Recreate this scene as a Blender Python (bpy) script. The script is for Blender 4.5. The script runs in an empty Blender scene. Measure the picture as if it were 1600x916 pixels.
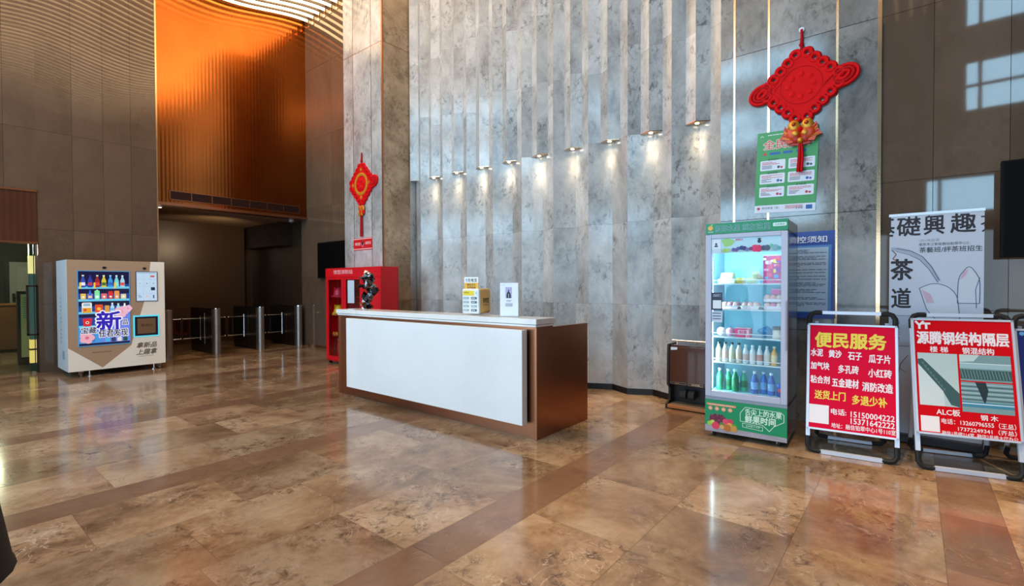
import bpy, bmesh, math, random
from mathutils import Vector, Matrix
from mathutils.geometry import tessellate_polygon
random.seed(7)
S = bpy.context.scene
COL = S.collection
pi = math.pi

# ------------------------------------------------------------------ camera, exposure, world, window daylight
YAW, PITCH, ROLL, FPX, EYE = map(math.radians, (39.1815, 0.9134, -0.2170, 0, 0))
FPX, EYE = 771.53, 1.5
fw = Vector((math.cos(YAW)*math.cos(PITCH), math.sin(YAW)*math.cos(PITCH), -math.sin(PITCH)))
rt = Vector((math.sin(YAW), -math.cos(YAW), 0))
up = rt.cross(fw)
rt, up = rt*math.cos(ROLL)+up*math.sin(ROLL), up*math.cos(ROLL)-rt*math.sin(ROLL)
cam_data = bpy.data.cameras.new('camera')
cam_data.sensor_fit = 'HORIZONTAL'; cam_data.sensor_width = 36
cam_data.lens = FPX*36/1600; cam_data.clip_start = .05
cam = bpy.data.objects.new('camera', cam_data); COL.objects.link(cam)
cam.matrix_world = Matrix(((rt.x, up.x, -fw.x, 0), (rt.y, up.y, -fw.y, 0), (rt.z, up.z, -fw.z, EYE), (0, 0, 0, 1)))
S.camera = cam
S.view_settings.view_transform = 'Standard'
S.view_settings.look = 'None'
S.view_settings.exposure = 0.0
S.view_settings.gamma = 1.0
S.view_settings.use_curve_mapping = False
S.cycles.use_denoising = True
S.cycles.max_bounces = 7
S.cycles.diffuse_bounces = 3
S.cycles.glossy_bounces = 4
S.cycles.transparent_max_bounces = 12
S.cycles.sample_clamp_indirect = 6
S.cycles.caustics_reflective = False
S.cycles.caustics_refractive = False

W = bpy.data.worlds.new('world'); S.world = W; W.use_nodes = True
W.node_tree.nodes['Background'].inputs[0].default_value = (.55, .72, 1, 1)
W.node_tree.nodes['Background'].inputs[1].default_value = .3

FAC = -3.0           # the glazed facade stands behind the camera
DAY = (.42, .75, 1.0)
def window_light(y0, y1, z0, z1, L, col=DAY):
    l = bpy.data.lights.new('window_daylight', 'AREA'); l.shape = 'RECTANGLE'
    l.size = z1-z0; l.size_y = y1-y0; l.color = col
    l.energy = L*math.pi*(z1-z0)*(y1-y0)
    o = bpy.data.objects.new('window_daylight', l); COL.objects.link(o)
    o.matrix_world = Matrix(((0, 0, -1, FAC-.2), (0, 1, 0, (y0+y1)/2), (1, 0, 0, (z0+z1)/2), (0, 0, 0, 1)))
DAY_L, DOOR_L = 12.0, 3.0
WINDOWS = [(-2.3, -.86, 7.37, 8.3), (-2.3, -.86, 5.44, 6.59), (-2.3, -.18, 3.14, 3.98),
           (1.9, 9.5, 7.37, 8.3), (1.9, 9.5, 5.44, 6.59), (1.9, 9.5, 3.14, 3.98)]
for w in WINDOWS: window_light(*w, DAY_L)
window_light(-4, 9.5, .1, 2.75, DOOR_L, (.62, .82, 1))
STRIP_L, STRIP_COL = 8.6, (1, .64, .30)

# ------------------------------------------------------------------ materials
def new_mat(name):
    m = bpy.data.materials.new(name); m.use_nodes = True
    return m, m.node_tree.nodes, m.node_tree.links, m.node_tree.nodes['Principled BSDF']
def srgb(c):
    if isinstance(c, str):
        c = [int(c[i:i+2], 16)/255 for i in (0, 2, 4)]
    return tuple((x/12.92 if x <= .04045 else ((x+.055)/1.055)**2.4) for x in c)
_mc = {}
def mat(hexcol, rough=.5, metal=0., emit=0., spec=.5, coat=0.):
    """plain material; hexcol is the sRGB colour of the thing, small noise in the roughness keeps it from looking sterile"""
    k = (hexcol, rough, metal, emit, spec, coat)
    if k in _mc: return _mc[k]
    m, n, l, b = new_mat('plain_'+hexcol)
    c = srgb(hexcol)
    b.inputs['Base Color'].default_value = (*c, 1)
    b.inputs['Roughness'].default_value = rough
    b.inputs['Metallic'].default_value = metal
    b.inputs['Specular IOR Level'].default_value = spec
    b.inputs['Coat Weight'].default_value = coat
    if emit:
        b.inputs['Emission Color'].default_value = (*c, 1)
        b.inputs['Emission Strength'].default_value = emit
        m.cycles.emission_sampling = 'NONE'
    _mc[k] = m
    return m
def N(n, t, **kw):
    x = n.new(t)
    for k, v in kw.items():
        if k.startswith('i_'): x.inputs[k[2:].replace('_', ' ')].default_value = v
        else: setattr(x, k, v)
    return x
def ramp(n, pts):
    r = n.new('ShaderNodeValToRGB'); e = r.color_ramp.elements
    while len(e) < len(pts): e.new(.5)
    for q, (p, c) in zip(e, pts): q.position = p; q.color = (*c, 1)
    return r
def stone(name, dark, mid, light, scale=1.6, rough=.25, speck=.55, tint=.22, bump=.0, stretch=(1, 1, 1), spec=.5, veins=None, rvar=.1):
    """marbled stone; the 'tile' colour attribute shifts pattern and tone from slab to slab"""
    m, n, l, b = new_mat(name)
    geo = N(n, 'ShaderNodeNewGeometry')
    at = N(n, 'ShaderNodeAttribute', attribute_name='tile')
    off = N(n, 'ShaderNodeVectorMath', operation='MULTIPLY_ADD'); l.new(at.outputs['Color'], off.inputs[0])
    off.inputs[1].default_value = (37, 53, 71); l.new(geo.outputs['Position'], off.inputs[2])
    st = N(n, 'ShaderNodeVectorMath', operation='MULTIPLY'); l.new(off.outputs[0], st.inputs[0]); st.inputs[1].default_value = stretch
    a = N(n, 'ShaderNodeTexNoise', i_Scale=scale, i_Detail=8, i_Roughness=.7, i_Distortion=.35); l.new(st.outputs[0], a.inputs['Vector'])
    r = ramp(n, [(.32, dark), (.47, mid), (.64, light)]); l.new(a.outputs['Fac'], r.inputs[0])
    d = N(n, 'ShaderNodeTexNoise', i_Scale=scale*9, i_Detail=5, i_Roughness=.72, i_Distortion=.5); l.new(st.outputs[0], d.inputs['Vector'])
    dr = ramp(n, [(.33, (0, 0, 0)), (.5, (1, 1, 1))]); l.new(d.outputs['Fac'], dr.inputs[0])
    mk = N(n, 'ShaderNodeTexNoise', i_Scale=scale*1.3, i_Detail=3); l.new(off.outputs[0], mk.inputs['Vector'])
    mr = ramp(n, [(.42, (0, 0, 0)), (.62, (speck,)*3)]); l.new(mk.outputs['Fac'], mr.inputs[0])
    inv = N(n, 'ShaderNodeMath', operation='SUBTRACT'); inv.inputs[0].default_value = 1; l.new(dr.outputs[0], inv.inputs[1])
    fac = N(n, 'ShaderNodeMath', operation='MULTIPLY'); l.new(inv.outputs[0], fac.inputs[0]); l.new(mr.outputs[0], fac.inputs[1])
    mx = N(n, 'ShaderNodeMix', data_type='RGBA'); l.new(fac.outputs[0], mx.inputs[0]); l.new(r.outputs[0], mx.inputs[6])
    mx.inputs[7].default_value = (*[c*.45 for c in dark], 1)
    cur = mx.outputs[2]
    if veins:
        v = N(n, 'ShaderNodeTexNoise', i_Scale=veins[0], i_Detail=4, i_Roughness=.5, i_Distortion=2.2); l.new(st.outputs[0], v.inputs['Vector'])
        vr = ramp(n, [(.488, (0, 0, 0)), (.5, (veins[1],)*3), (.512, (0, 0, 0))]); l.new(v.outputs['Fac'], vr.inputs[0])
        vm = N(n, 'ShaderNodeMath', operation='MULTIPLY'); l.new(vr.outputs[0], vm.inputs[0]); l.new(mr.outputs[0], vm.inputs[1])
        m2 = N(n, 'ShaderNodeMix', data_type='RGBA'); l.new(vm.outputs[0], m2.inputs[0]); l.new(cur, m2.inputs[6]); m2.inputs[7].default_value = (*veins[2], 1)
        cur = m2.outputs[2]
    sp = N(n, 'ShaderNodeSeparateColor'); l.new(at.outputs['Color'], sp.inputs[0])
    br = N(n, 'ShaderNodeMapRange'); l.new(sp.outputs[2], br.inputs[0]); br.inputs[3].default_value = 1-tint; br.inputs[4].default_value = 1+tint
    hs = N(n, 'ShaderNodeHueSaturation'); l.new(cur, hs.inputs['Color']); l.new(br.outputs[0], hs.inputs['Value'])
    l.new(hs.outputs[0], b.inputs['Base Color'])
    rr = N(n, 'ShaderNodeMapRange'); l.new(a.outputs['Fac'], rr.inputs[0]); rr.inputs[1].default_value = .3; rr.inputs[2].default_value = .7
    rr.inputs[3].default_value = rough*(1+rvar*2); rr.inputs[4].default_value = rough*(1-rvar)
    l.new(rr.outputs[0], b.inputs['Roughness'])
    b.inputs['Specular IOR Level'].default_value = spec
    if bump:
        bp = N(n, 'ShaderNodeBump', i_Strength=bump, i_Distance=.02); l.new(a.outputs['Fac'], bp.inputs['Height']); l.new(bp.outputs[0], b.inputs['Normal'])
    return m
M_WAVE = stone('grey_limestone', (.24, .235, .235), (.41, .405, .40), (.57, .56, .555), 1.7, .16, .9, .12, 0, (1, 1, .7), .6)
M_FLAT = stone('dark_grey_limestone', (.13, .128, .125), (.22, .215, .21), (.32, .315, .305), 1.7, .10, .9, .10, 0, (1, 1, .7), .6)
M_FLOOR = stone('beige_marble_floor', (.12, .066, .036), (.265, .165, .098), (.40, .29, .195), 1.4, .12, .95, .26, .012, (1, 1, 1), .5, (3, .5, (.6, .5, .4)))
M_BAND = stone('brown_marble_band', (.14, .075, .045), (.18, .10, .062), (.235, .14, .09), 1.4, .13, .25, .12, .03, (1, 1, 1), .5, (4, .9, (.55, .42, .32)))
M_POL = stone('polished_taupe_stone', (.100, .065, .044), (.120, .079, .054), (.142, .096, .068), .8, .035, .2, .07, .006, (1, 1, .5), .55, (1.2, .4, (.26, .22, .17)))
M_WARMLIT = stone('warm_lit_stone', (.20, .14, .085), (.38, .28, .18), (.54, .42, .29), 1.5, .22, .75, .1)  # pillar side stone, warm ceiling light put into the colour
def glass_mat(name, col=(1, 1, 1), refl=.5, rough=.02, haze=0.):
    """thin clear pane: what lies behind shows through and the room mirrors in it by Fresnel"""
    m, n, l, b = new_mat(name); n.remove(b)
    t = N(n, 'ShaderNodeBsdfTransparent'); t.inputs[0].default_value = (*col, 1)
    g = N(n, 'ShaderNodeBsdfGlossy'); g.inputs['Roughness'].default_value = rough
    f = N(n, 'ShaderNodeFresnel'); ge = N(n, 'ShaderNodeNewGeometry'); io = N(n, 'ShaderNodeMapRange'); l.new(ge.outputs['Backfacing'], io.inputs[0]); io.inputs[3].default_value = 1.45; io.inputs[4].default_value = 1/1.45; l.new(io.outputs[0], f.inputs['IOR'])
    mu = N(n, 'ShaderNodeMath', operation='MULTIPLY'); mu.inputs[1].default_value = refl*2; l.new(f.outputs[0], mu.inputs[0])
    x = N(n, 'ShaderNodeMixShader'); l.new(mu.outputs[0], x.inputs[0]); l.new(t.outputs[0], x.inputs[1]); l.new(g.outputs[0], x.inputs[2])
    out = n['Material Output']
    if haze:
        d = N(n, 'ShaderNodeBsdfDiffuse'); d.inputs[0].default_value = (.8, .9, 1, 1)
        y = N(n, 'ShaderNodeMixShader'); y.inputs[0].default_value = haze; l.new(x.outputs[0], y.inputs[1]); l.new(d.outputs[0], y.inputs[2]); x = y
    l.new(x.outputs[0], out.inputs[0])
    return m
M_GLASS = glass_mat('clear_glass', (.93, .97, .98))
M_GLASSG = glass_mat('greenish_door_glass', (.80, .92, .86), .6)
M_GLASSD = glass_mat('smoked_glass', (.5, .48, .46), .5)
def ribbed(name, col, rough, freq, axis=0, metal=1., strength=.5):
    m, n, l, b = new_mat(name)
    g = N(n, 'ShaderNodeNewGeometry'); s = N(n, 'ShaderNodeSeparateXYZ'); l.new(g.outputs['Position'], s.inputs[0])
    mu = N(n, 'ShaderNodeMath', operation='MULTIPLY'); l.new(s.outputs[axis], mu.inputs[0]); mu.inputs[1].default_value = freq*2*pi
    si = N(n, 'ShaderNodeMath', operation='SINE'); l.new(mu.outputs[0], si.inputs[0])
    bp = N(n, 'ShaderNodeBump', i_Strength=strength, i_Distance=.01); l.new(si.outputs[0], bp.inputs['Height']); l.new(bp.outputs[0], b.inputs['Normal'])
    ns = N(n, 'ShaderNodeTexNoise', i_Scale=.9, i_Detail=3); l.new(g.outputs['Position'], ns.inputs['Vector'])
    r = ramp(n, [(.3, [c*.8 for c in col]), (.7, [c*1.1 for c in col])]); l.new(ns.outputs['Fac'], r.inputs[0]); l.new(r.outputs[0], b.inputs['Base Color'])
    b.inputs['Metallic'].default_value = metal; b.inputs['Roughness'].default_value = rough
    if not metal: b.inputs['Specular IOR Level'].default_value = .15
    return m
M_COPPER = ribbed('ribbed_copper_panel', (.44, .135, .032), .15, 14, 0, 1., .03)
M_WOODRIB = ribbed('ribbed_brown_lintel', (.085, .027, .012), .6, 12, 0, 0, .2)
def brushed(name, col, rough, sc=(2, 2, 90), metal=1.):
    m, n, l, b = new_mat(name)
    g = N(n, 'ShaderNodeTexCoord'); v = N(n, 'ShaderNodeVectorMath', operation='MULTIPLY'); l.new(g.outputs['Object'], v.inputs[0]); v.inputs[1].default_value = sc
    ns = N(n, 'ShaderNodeTexNoise', i_Scale=2, i_Detail=3); l.new(v.outputs[0], ns.inputs['Vector'])
    r = ramp(n, [(.3, [c*.88 for c in col]), (.7, [min(1, c*1.08) for c in col])]); l.new(ns.outputs['Fac'], r.inputs[0]); l.new(r.outputs[0], b.inputs['Base Color'])
    b.inputs['Metallic'].default_value = metal; b.inputs['Roughness'].default_value = rough
    return m
M_BRONZE = brushed('brushed_bronze', (.48, .21, .115), .33)
M_BRASS = brushed('brass_strip', (.85, .56, .33), .18)
M_STEEL = brushed('brushed_steel', (.40, .37, .34), .45)
M_CHROME = brushed('chrome', (.75, .75, .76), .12)
M_ALU = brushed('white_aluminium', (.70, .74, .80), .35, metal=.3)
M_WHITESTONE = stone('white_quartz', (.80, .80, .80), (.84, .84, .84), (.87, .87, .87), .8, .12, .03, .0, veins=(1.5, .25, (.6, .6, .6)))
M_COUNTERTOP = stone('white_counter_slab', (.72, .72, .71), (.78, .78, .77), (.82, .82, .81), 2, .14, .03, .0)
M_BLACK = mat('0b0b0d', .45)
M_RUBBER = mat('141416', .7)
M_DARKGAP = mat('100c0a', .8)
def strip_mat(k=1.):
    m, n, l, b = new_mat('ceiling_led')
    b.inputs['Base Color'].default_value = (.9, .85, .8, 1)
    b.inputs['Emission Color'].default_value = (*STRIP_COL, 1); b.inputs['Emission Strength'].default_value = STRIP_L*k
    return m
M_LED = strip_mat(); M_FADED_LEDS = [strip_mat(q) for q in (.85, .7, .55, .42, .3, .2, .12, .07)]
def glow(name, col, strength, sample=True):
    m, n, l, b = new_mat(name)
    b.inputs['Base Color'].default_value = (*col, 1); b.inputs['Emission Color'].default_value = (*col, 1); b.inputs['Emission Strength'].default_value = strength
    if not sample: m.cycles.emission_sampling = 'NONE'
    return m

# ------------------------------------------------------------------ mesh builder
class MB:
    def __init__(s): s.v = []; s.f = []; s.mi = []; s.mats = []; s.t = []
    def m(s, mt):
        if mt not in s.mats: s.mats.append(mt)
        return s.mats.index(mt)
    def face(s, pts, mt, tile=None):
        i = len(s.v); s.v += [tuple(p) for p in pts]; s.f.append(tuple(range(i, i+len(pts)))); s.mi.append(s.m(mt)); s.t.append(tile)
    def mesh(s, vs, fs, mt, tile=None):
        i = len(s.v); s.v += [tuple(p) for p in vs]; k = s.m(mt)
        for f in fs: s.f.append(tuple(i+q for q in f)); s.mi.append(k); s.t.append(tile)
    def box(s, x0, x1, y0, y1, z0, z1, mt, tile=None):
        x0, x1 = sorted((x0, x1)); y0, y1 = sorted((y0, y1)); z0, z1 = sorted((z0, z1))
        v = [(x0, y0, z0), (x1, y0, z0), (x1, y1, z0), (x0, y1, z0), (x0, y0, z1), (x1, y0, z1), (x1, y1, z1), (x0, y1, z1)]
        s.mesh(v, [(0, 3, 2, 1), (4, 5, 6, 7), (0, 1, 5, 4), (1, 2, 6, 5), (2, 3, 7, 6), (3, 0, 4, 7)], mt, tile)
    def prism(s, base, d, mt):
        """base polygon (3-D points) swept by vector d"""
        n = len(base); d = Vector(d); b = [Vector(p) for p in base]; t = [p+d for p in b]
        s.mesh(b+t, [tuple(range(n))[::-1], tuple(range(n, 2*n))]+[(i, (i+1) % n, n+(i+1) % n, n+i) for i in range(n)], mt)
    def tube(s, pts, r, mt, seg=8, close=False, flat=1.):
        pts = [Vector(p) for p in pts]; n = len(pts); rs = r if isinstance(r, (list, tuple)) else [r]*n
        vs = []; fs = []; prev = None
        for i, p in enumerate(pts):
            if close: t = (pts[(i+1) % n]-pts[i-1])
            else: t = pts[min(i+1, n-1)]-pts[max(i-1, 0)]
            t.normalize()
            if prev is None:
                a = Vector((0, 0, 1)) if abs(t.z) < .9 else Vector((1, 0, 0)); u = t.cross(a).normalized()
            else: u = (prev-t*prev.dot(t)).normalized()
            prev = u; w = t.cross(u)
            for k in range(seg):
                a = 2*pi*k/seg; vs.append(p+(u*math.cos(a)+w*math.sin(a)*flat)*rs[i])
        for i in range(n if close else n-1):
            j = (i+1) % n
            for k in range(seg): fs.append((i*seg+k, i*seg+(k+1) % seg, j*seg+(k+1) % seg, j*seg+k))
        if not close: fs += [tuple(range(seg))[::-1], tuple(range((n-1)*seg, n*seg))]
        s.mesh(vs, fs, mt)
    def lathe(s, prof, c, mt, seg=20, sx=1., sy=1.):
        """profile [(r,z)...] turned about the vertical through c"""
        vs = []; fs = []; n = len(prof)
        for r, z in prof:
            for k in range(seg): a = 2*pi*k/seg; vs.append((c[0]+r*sx*math.cos(a), c[1]+r*sy*math.sin(a), c[2]+z))
        for i in range(n-1):
            for k in range(seg): fs.append((i*seg+k, i*seg+(k+1) % seg, (i+1)*seg+(k+1) % seg, (i+1)*seg+k))
        fs += [tuple(range(seg))[::-1], tuple(range((n-1)*seg, n*seg))]
        s.mesh(vs, fs, mt)
    def ball(s, c, r, mt, seg=12, sc=(1, 1, 1)):
        n = seg//2; s_ = []
        for i in range(n+1):
            a = -pi/2+pi*i/n; s_.append((max(1e-4, math.cos(a)*r), math.sin(a)*r*sc[2]))
        s.lathe(s_, c, mt, seg, sc[0], sc[1])
    def build(s, name, parent=None, smooth=False, bevel=0., loc=None, seg=2):
        me = bpy.data.meshes.new(name)
        o = None
        base = Vector(loc) if loc is not None else Vector((0, 0, 0))
        if parent is not None and parent.get('_wbase') is not None: base = Vector(parent['_wbase'])
        me.from_pydata([Vector(p)-base for p in s.v], [], s.f)
        for mt in s.mats: me.materials.append(mt)
        me.polygons.foreach_set('material_index', s.mi)
        if any(t is not None for t in s.t):
            ca = me.color_attributes.new('tile', 'FLOAT_COLOR', 'CORNER')
            for p, t in zip(me.polygons, s.t):
                for li in p.loop_indices: ca.data[li].color = (*(t or (.5, .5, .5)), 1)
        if smooth:
            me.polygons.foreach_set('use_smooth', [True]*len(s.f))
            try: me.set_sharp_from_angle(angle=math.radians(38))
            except Exception: pass
        me.update()
        o = bpy.data.objects.new(name, me); COL.objects.link(o)
        if parent is not None: o.parent = parent
        if loc is not None and parent is None: o.location = base
        if parent is not None and parent.get('_wbase') is not None: o['_wbase'] = tuple(base)
        if loc is not None and parent is None: o['_wbase'] = tuple(base)
        if bevel:
            bm = bmesh.new(); bm.from_mesh(me); bmesh.ops.remove_doubles(bm, verts=bm.verts, dist=1e-5); bm.to_mesh(me); bm.free()
            b = o.modifiers.new('bevel', 'BEVEL'); b.width = bevel; b.segments = seg; b.limit_method = 'ANGLE'; b.angle_limit = math.radians(35)
        return o
def tag(o, label, cat, group=None):
    o['label'] = label; o['category'] = cat
    if group: o['group'] = group
    return o
def thing(name, label, cat, loc=(0, 0, 0), rz=0., group=None, world=True):
    """an Empty at the base; with world=True the parts are written in room coordinates"""
    o = bpy.data.objects.new(name, None); COL.objects.link(o); o.location = loc; o.rotation_euler = (0, 0, rz)
    o.empty_display_size = .1
    if world: o['_wbase'] = tuple(loc)
    return tag(o, label, cat, group)
def struct(o): o['kind'] = 'structure'; return o

_tc = {}
def text_mesh(body, bold):
    k = (body, bold)
    if k not in _tc:
        c = bpy.data.curves.new('t', 'FONT'); c.body = body; c.resolution_u = 2; c.offset = bold; c.fill_mode = 'FRONT'
        o = bpy.data.objects.new('t', c); COL.objects.link(o)
        dg = bpy.context.evaluated_depsgraph_get(); ev = o.evaluated_get(dg); me = ev.to_mesh()
        v = [tuple(p.co[:2]) for p in me.vertices]; f = [tuple(p.vertices) for p in me.polygons]
        ev.to_mesh_clear(); bpy.data.objects.remove(o); bpy.data.curves.remove(c)
        x = [p[0] for p in v]; y = [p[1] for p in v]; x0, x1, y0, y1 = min(x), max(x), min(y), max(y)
        _tc[k] = ([((p[0]-x0)/(x1-x0), (p[1]-y0)/(y1-y0)) for p in v], f)
    return _tc[k]
class Face:
    """flat printed sheet: origin at its lower left corner as the viewer sees it, u to the viewer's right, v up, W x H metres.
    Positions below are fractions (0..1) of the sheet measured from its top left corner."""
    def __init__(s, mb, o, u, v, Wd, Hg):
        s.mb = mb; s.o = Vector(o); s.u = Vector(u).normalized(); s.v = Vector(v).normalized(); s.W = Wd; s.H = Hg; s.n = s.u.cross(s.v).normalized(); s.k = 0
    def step(s): s.k = (s.k+1) % 60; return s.k*.008
    def P(s, x, y, layer): return s.o+s.u*(x*s.W)+s.v*((1-y)*s.H)+s.n*(.0006*layer)
    def poly(s, pts, mt, layer=1):
        layer += s.step()
        pts = [s.P(x, y, layer) for x, y in pts]
        if len(pts) > 4:
            t = tessellate_polygon([pts])
            i = [tuple(reversed(q)) if (pts[q[1]]-pts[q[0]]).cross(pts[q[2]]-pts[q[0]]).dot(s.n) < 0 else q for q in t]
            s.mb.mesh(pts, i, mt)
        else:
            if (pts[1]-pts[0]).cross(pts[2]-pts[0]).dot(s.n) < 0: pts = pts[::-1]
            s.mb.face(pts, mt)
    def rect(s, x0, y0, x1, y1, mt, layer=1): s.poly([(x0, y1), (x1, y1), (x1, y0), (x0, y0)], mt, layer)
    def rrect(s, x0, y0, x1, y1, r, mt, layer=1):
        rx = r; ry = r*s.W/s.H; p = []
        for cx, cy, a0 in ((x1-rx, y0+ry, 0), (x0+rx, y0+ry, 90), (x0+rx, y1-ry, 180), (x1-rx, y1-ry, 270)):
            for k in range(4): a = math.radians(a0+k*30); p.append((cx+rx*math.cos(a), cy-ry*math.sin(a)))
        s.poly(p, mt, layer)
    def disc(s, cx, cy, r, mt, layer=1, ry=None, seg=14):
        q = s.W/s.H; s.poly([(cx+r*math.cos(2*pi*k/seg), cy+(ry or r*q)*math.sin(2*pi*k/seg)) for k in range(seg)], mt, layer)
    def line(s, pts, w, mt, layer=1, close=False):
        if close: pts = pts+[pts[0]]
        q = s.W/s.H
        for (x0, y0), (x1, y1) in zip(pts, pts[1:]):
            dx, dy = (x1-x0)*s.W, (y1-y0)*s.H; L = math.hypot(dx, dy) or 1; nx, ny = -dy/L*w/2/s.W, dx/L*w/2/s.H
            s.poly([(x0+nx, y0+ny), (x1+nx, y1+ny), (x1-nx, y1-ny), (x0-nx, y0-ny)], mt, layer)
    def text(s, body, x0, y0, x1, y1, mt, layer=1, bold=.0, clip=None, slant=0.):
        if bold > 0:
            layer0 = layer
            d = bold*abs(y1-y0)*s.H; dx, dy = d/s.W, d/s.H
            for ox, oy in ((dx, 0), (-dx, 0), (0, dy), (0, -dy), (dx*.7, dy*.7), (-dx*.7, dy*.7), (dx*.7, -dy*.7), (-dx*.7, -dy*.7)): s.text(body, x0+ox, y0+oy, x1+ox, y1+oy, mt, layer0, 0, clip, slant)
        v, f = text_mesh(body, 0); layer += s.step()
        pts = [(x0+a*(x1-x0)+slant*(b-.5), y1+b*(y0-y1)) for a, b in v]
        if clip:
            bm = bmesh.new(); vv = [bm.verts.new((a, b, 0)) for a, b in pts]
            for q in f:
                try: bm.faces.new([vv[i] for i in q])
                except ValueError: pass
            for co, no in (((clip[0], 0, 0), (-1, 0, 0)), ((clip[1], 0, 0), (1, 0, 0))):
                bmesh.ops.bisect_plane(bm, geom=bm.verts[:]+bm.edges[:]+bm.faces[:], plane_co=co, plane_no=no, clear_outer=True)
            bm.verts.index_update(); pts = [(a.co.x, a.co.y) for a in bm.verts]; f = [tuple(a.index for a in q.verts) for q in bm.faces]; bm.free()
        s.mb.mesh([s.P(a, b, layer) for a, b in pts], f, mt)
    def scribble(s, x0, y0, x1, y1, rows, mt, layer=1, fill=.5, rng=None):
        """rows of print too small to read"""
        rng = rng or random.Random(int(x0*999+y0*77)); h = (y1-y0)/rows
        for r in range(rows):
            x = x0; end = x1 if rng.random() < .6 else x0+(x1-x0)*rng.uniform(.35, .95)
            while x < end-1e-4:
                w = min(end-x, (x1-x0)*rng.uniform(.04, .14)); s.rect(x, y0+r*h, x+w*.86, y0+r*h+h*fill, mt, layer); x += w
WEST = ((0, -1, 0), (0, 0, 1))    # sheet facing -X
SOUTH = ((1, 0, 0), (0, 0, 1))    # sheet facing -Y

# ------------------------------------------------------------------ room shell
BACKY, WX, TOP = 11.75, 6.2, 8.6
def rnd(): return (random.random(), random.random(), random.random())
def slab_wall(name, axis, c, thick, a0, a1, z0, z1, mt, cols, rows, gap=.004):
    """wall of stone slabs: a dark core with separate slab faces standing on its visible side"""
    mb = MB()
    sgn = 1
    if axis == 'y': mb.box(a0, a1, c+.006, c+thick, z0, z1, M_DARKGAP)
    else: mb.box(c+.006, c+thick, a0, a1, z0, z1, M_DARKGAP)
    A = [a0]+[q for q in cols if a0 < q < a1]+[a1]; Z = [z0]+[q for q in rows if z0 < q < z1]+[z1]
    for p, q in zip(A, A[1:]):
        for r, t in zip(Z, Z[1:]):
            g = gap/2; k = rnd()
            if axis == 'y': mb.box(p+(g if p > a0 else 0), q-(g if q < a1 else 0), c, c+.02, r+(g if r > z0 else 0), t-(g if t < z1 else 0), mt, k)
            else: mb.box(c, c+.02, p+(g if p > a0 else 0), q-(g if q < a1 else 0), r+(g if r > z0 else 0), t-(g if t < z1 else 0), mt, k)
    return struct(mb.build(name))
# floor: strips of brown marble between rows of beige slabs
mb = MB()
Ye = []
k0 = -4
for k in range(-4, 6):
    y = -.45+2.345*k if k < 0 else [-.45, 1.93, 4.29, 6.63, 9.0, 11.35][k]
    t = y+.31
    nxt = -.45+2.345*(k+1) if k < -1 else [-.45, 1.93, 4.29, 6.63, 9.0, 11.35, 18.5][k+1]
    Ye.append((y, t, True)); h = (nxt-t)/3 if nxt < 18 else .69
    q = t
    while q < nxt-.05: Ye.append((q, min(q+h, nxt), False)); q += h
fixed = {3: 2.59}
for i, (y0, y1, band) in enumerate(Ye):
    off = {True: .2}.get(band, None)
    if off is None: off = 1.77 if (1.93 <= y0 < 2.9 or 4.4 < y0 < 5.2 or y0 < 1.93 and y0 > 1.1) else (1.06 if 2.8 < y0 < 3.5 else random.uniform(0, .81))
    x = -3.2-((-3.2-off) % .81)-.81
    while x < 6.7:
        x1 = x+.81; a, b = max(x, -3.2), min(x1, 6.7)
        if b > a: mb.face([(a+.0008, y0+.0008, 0), (b-.0008, y0+.0008, 0), (b-.0008, y1-.0008, 0), (a+.0008, y1-.0008, 0)], M_BAND if band else M_FLOOR, rnd())
        x = x1
mb.box(-3.2, 6.7, Ye[0][0], 18.5, -.2, -.0015, mat('3a2c22', .6))
struct(mb.build('floor'))

# back wall (left of the turnstile opening, with a doorway on the left)
rows = [1.2, 2.51, 4.21, 5.9, 7.6]
slab_wall('wall_back', 'y', BACKY, .3, 1.445, 3.19, 0, TOP, M_POL, [1.92, 2.36, 2.78], rows)
slab_wall('wall_back_above_doorway', 'y', BACKY, .3, -3.2, 1.445, 3.165, TOP, M_POL, [-1.5, -.6, .2, .62, 1.05], rows)
slab_wall('wall_back_far_left', 'y', BACKY, .3, -3.2, -.9, 0, 3.165, M_POL, [-2.2, -1.5], rows)
mb = MB(); mb.box(-.9, 1.44, BACKY-.02, BACKY+.28, 2.27, 3.165, M_WOODRIB); mb.box(-.9, 1.445, BACKY-.04, BACKY+.3, 3.13, 3.165, M_BRONZE); mb.box(-.9, 1.445, BACKY-.03, BACKY+.3, 2.25, 2.275, M_BRONZE)
struct(mb.build('trim_1'))
# copper panel over the turnstile opening
mb = MB(); mb.box(3.215, 6.35, BACKY+.03, BACKY+.25, 3.21, TOP, M_COPPER); mb.box(3.215, 6.35, BACKY, BACKY+.25, 3.15, 3.21, M_BRONZE)
struct(mb.build('wall_back_copper'))
mb = MB(); mb.box(3.19, 3.215, BACKY-.012, BACKY+.3, 0, TOP, M_BRASS); struct(mb.build('trim_2'))
slab_wall('wall_right_rear', 'x', 6.35, .3, 8.5, 12.05, 0, TOP, M_POL, [9.6, 10.62], [1.71, 3.41, 5.1, 6.8])
mb = MB(); mb.box(6.335, 6.35, 8.9, BACKY, 0, .05, M_BRASS); struct(mb.build('baseboard_right_rear'))
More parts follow.
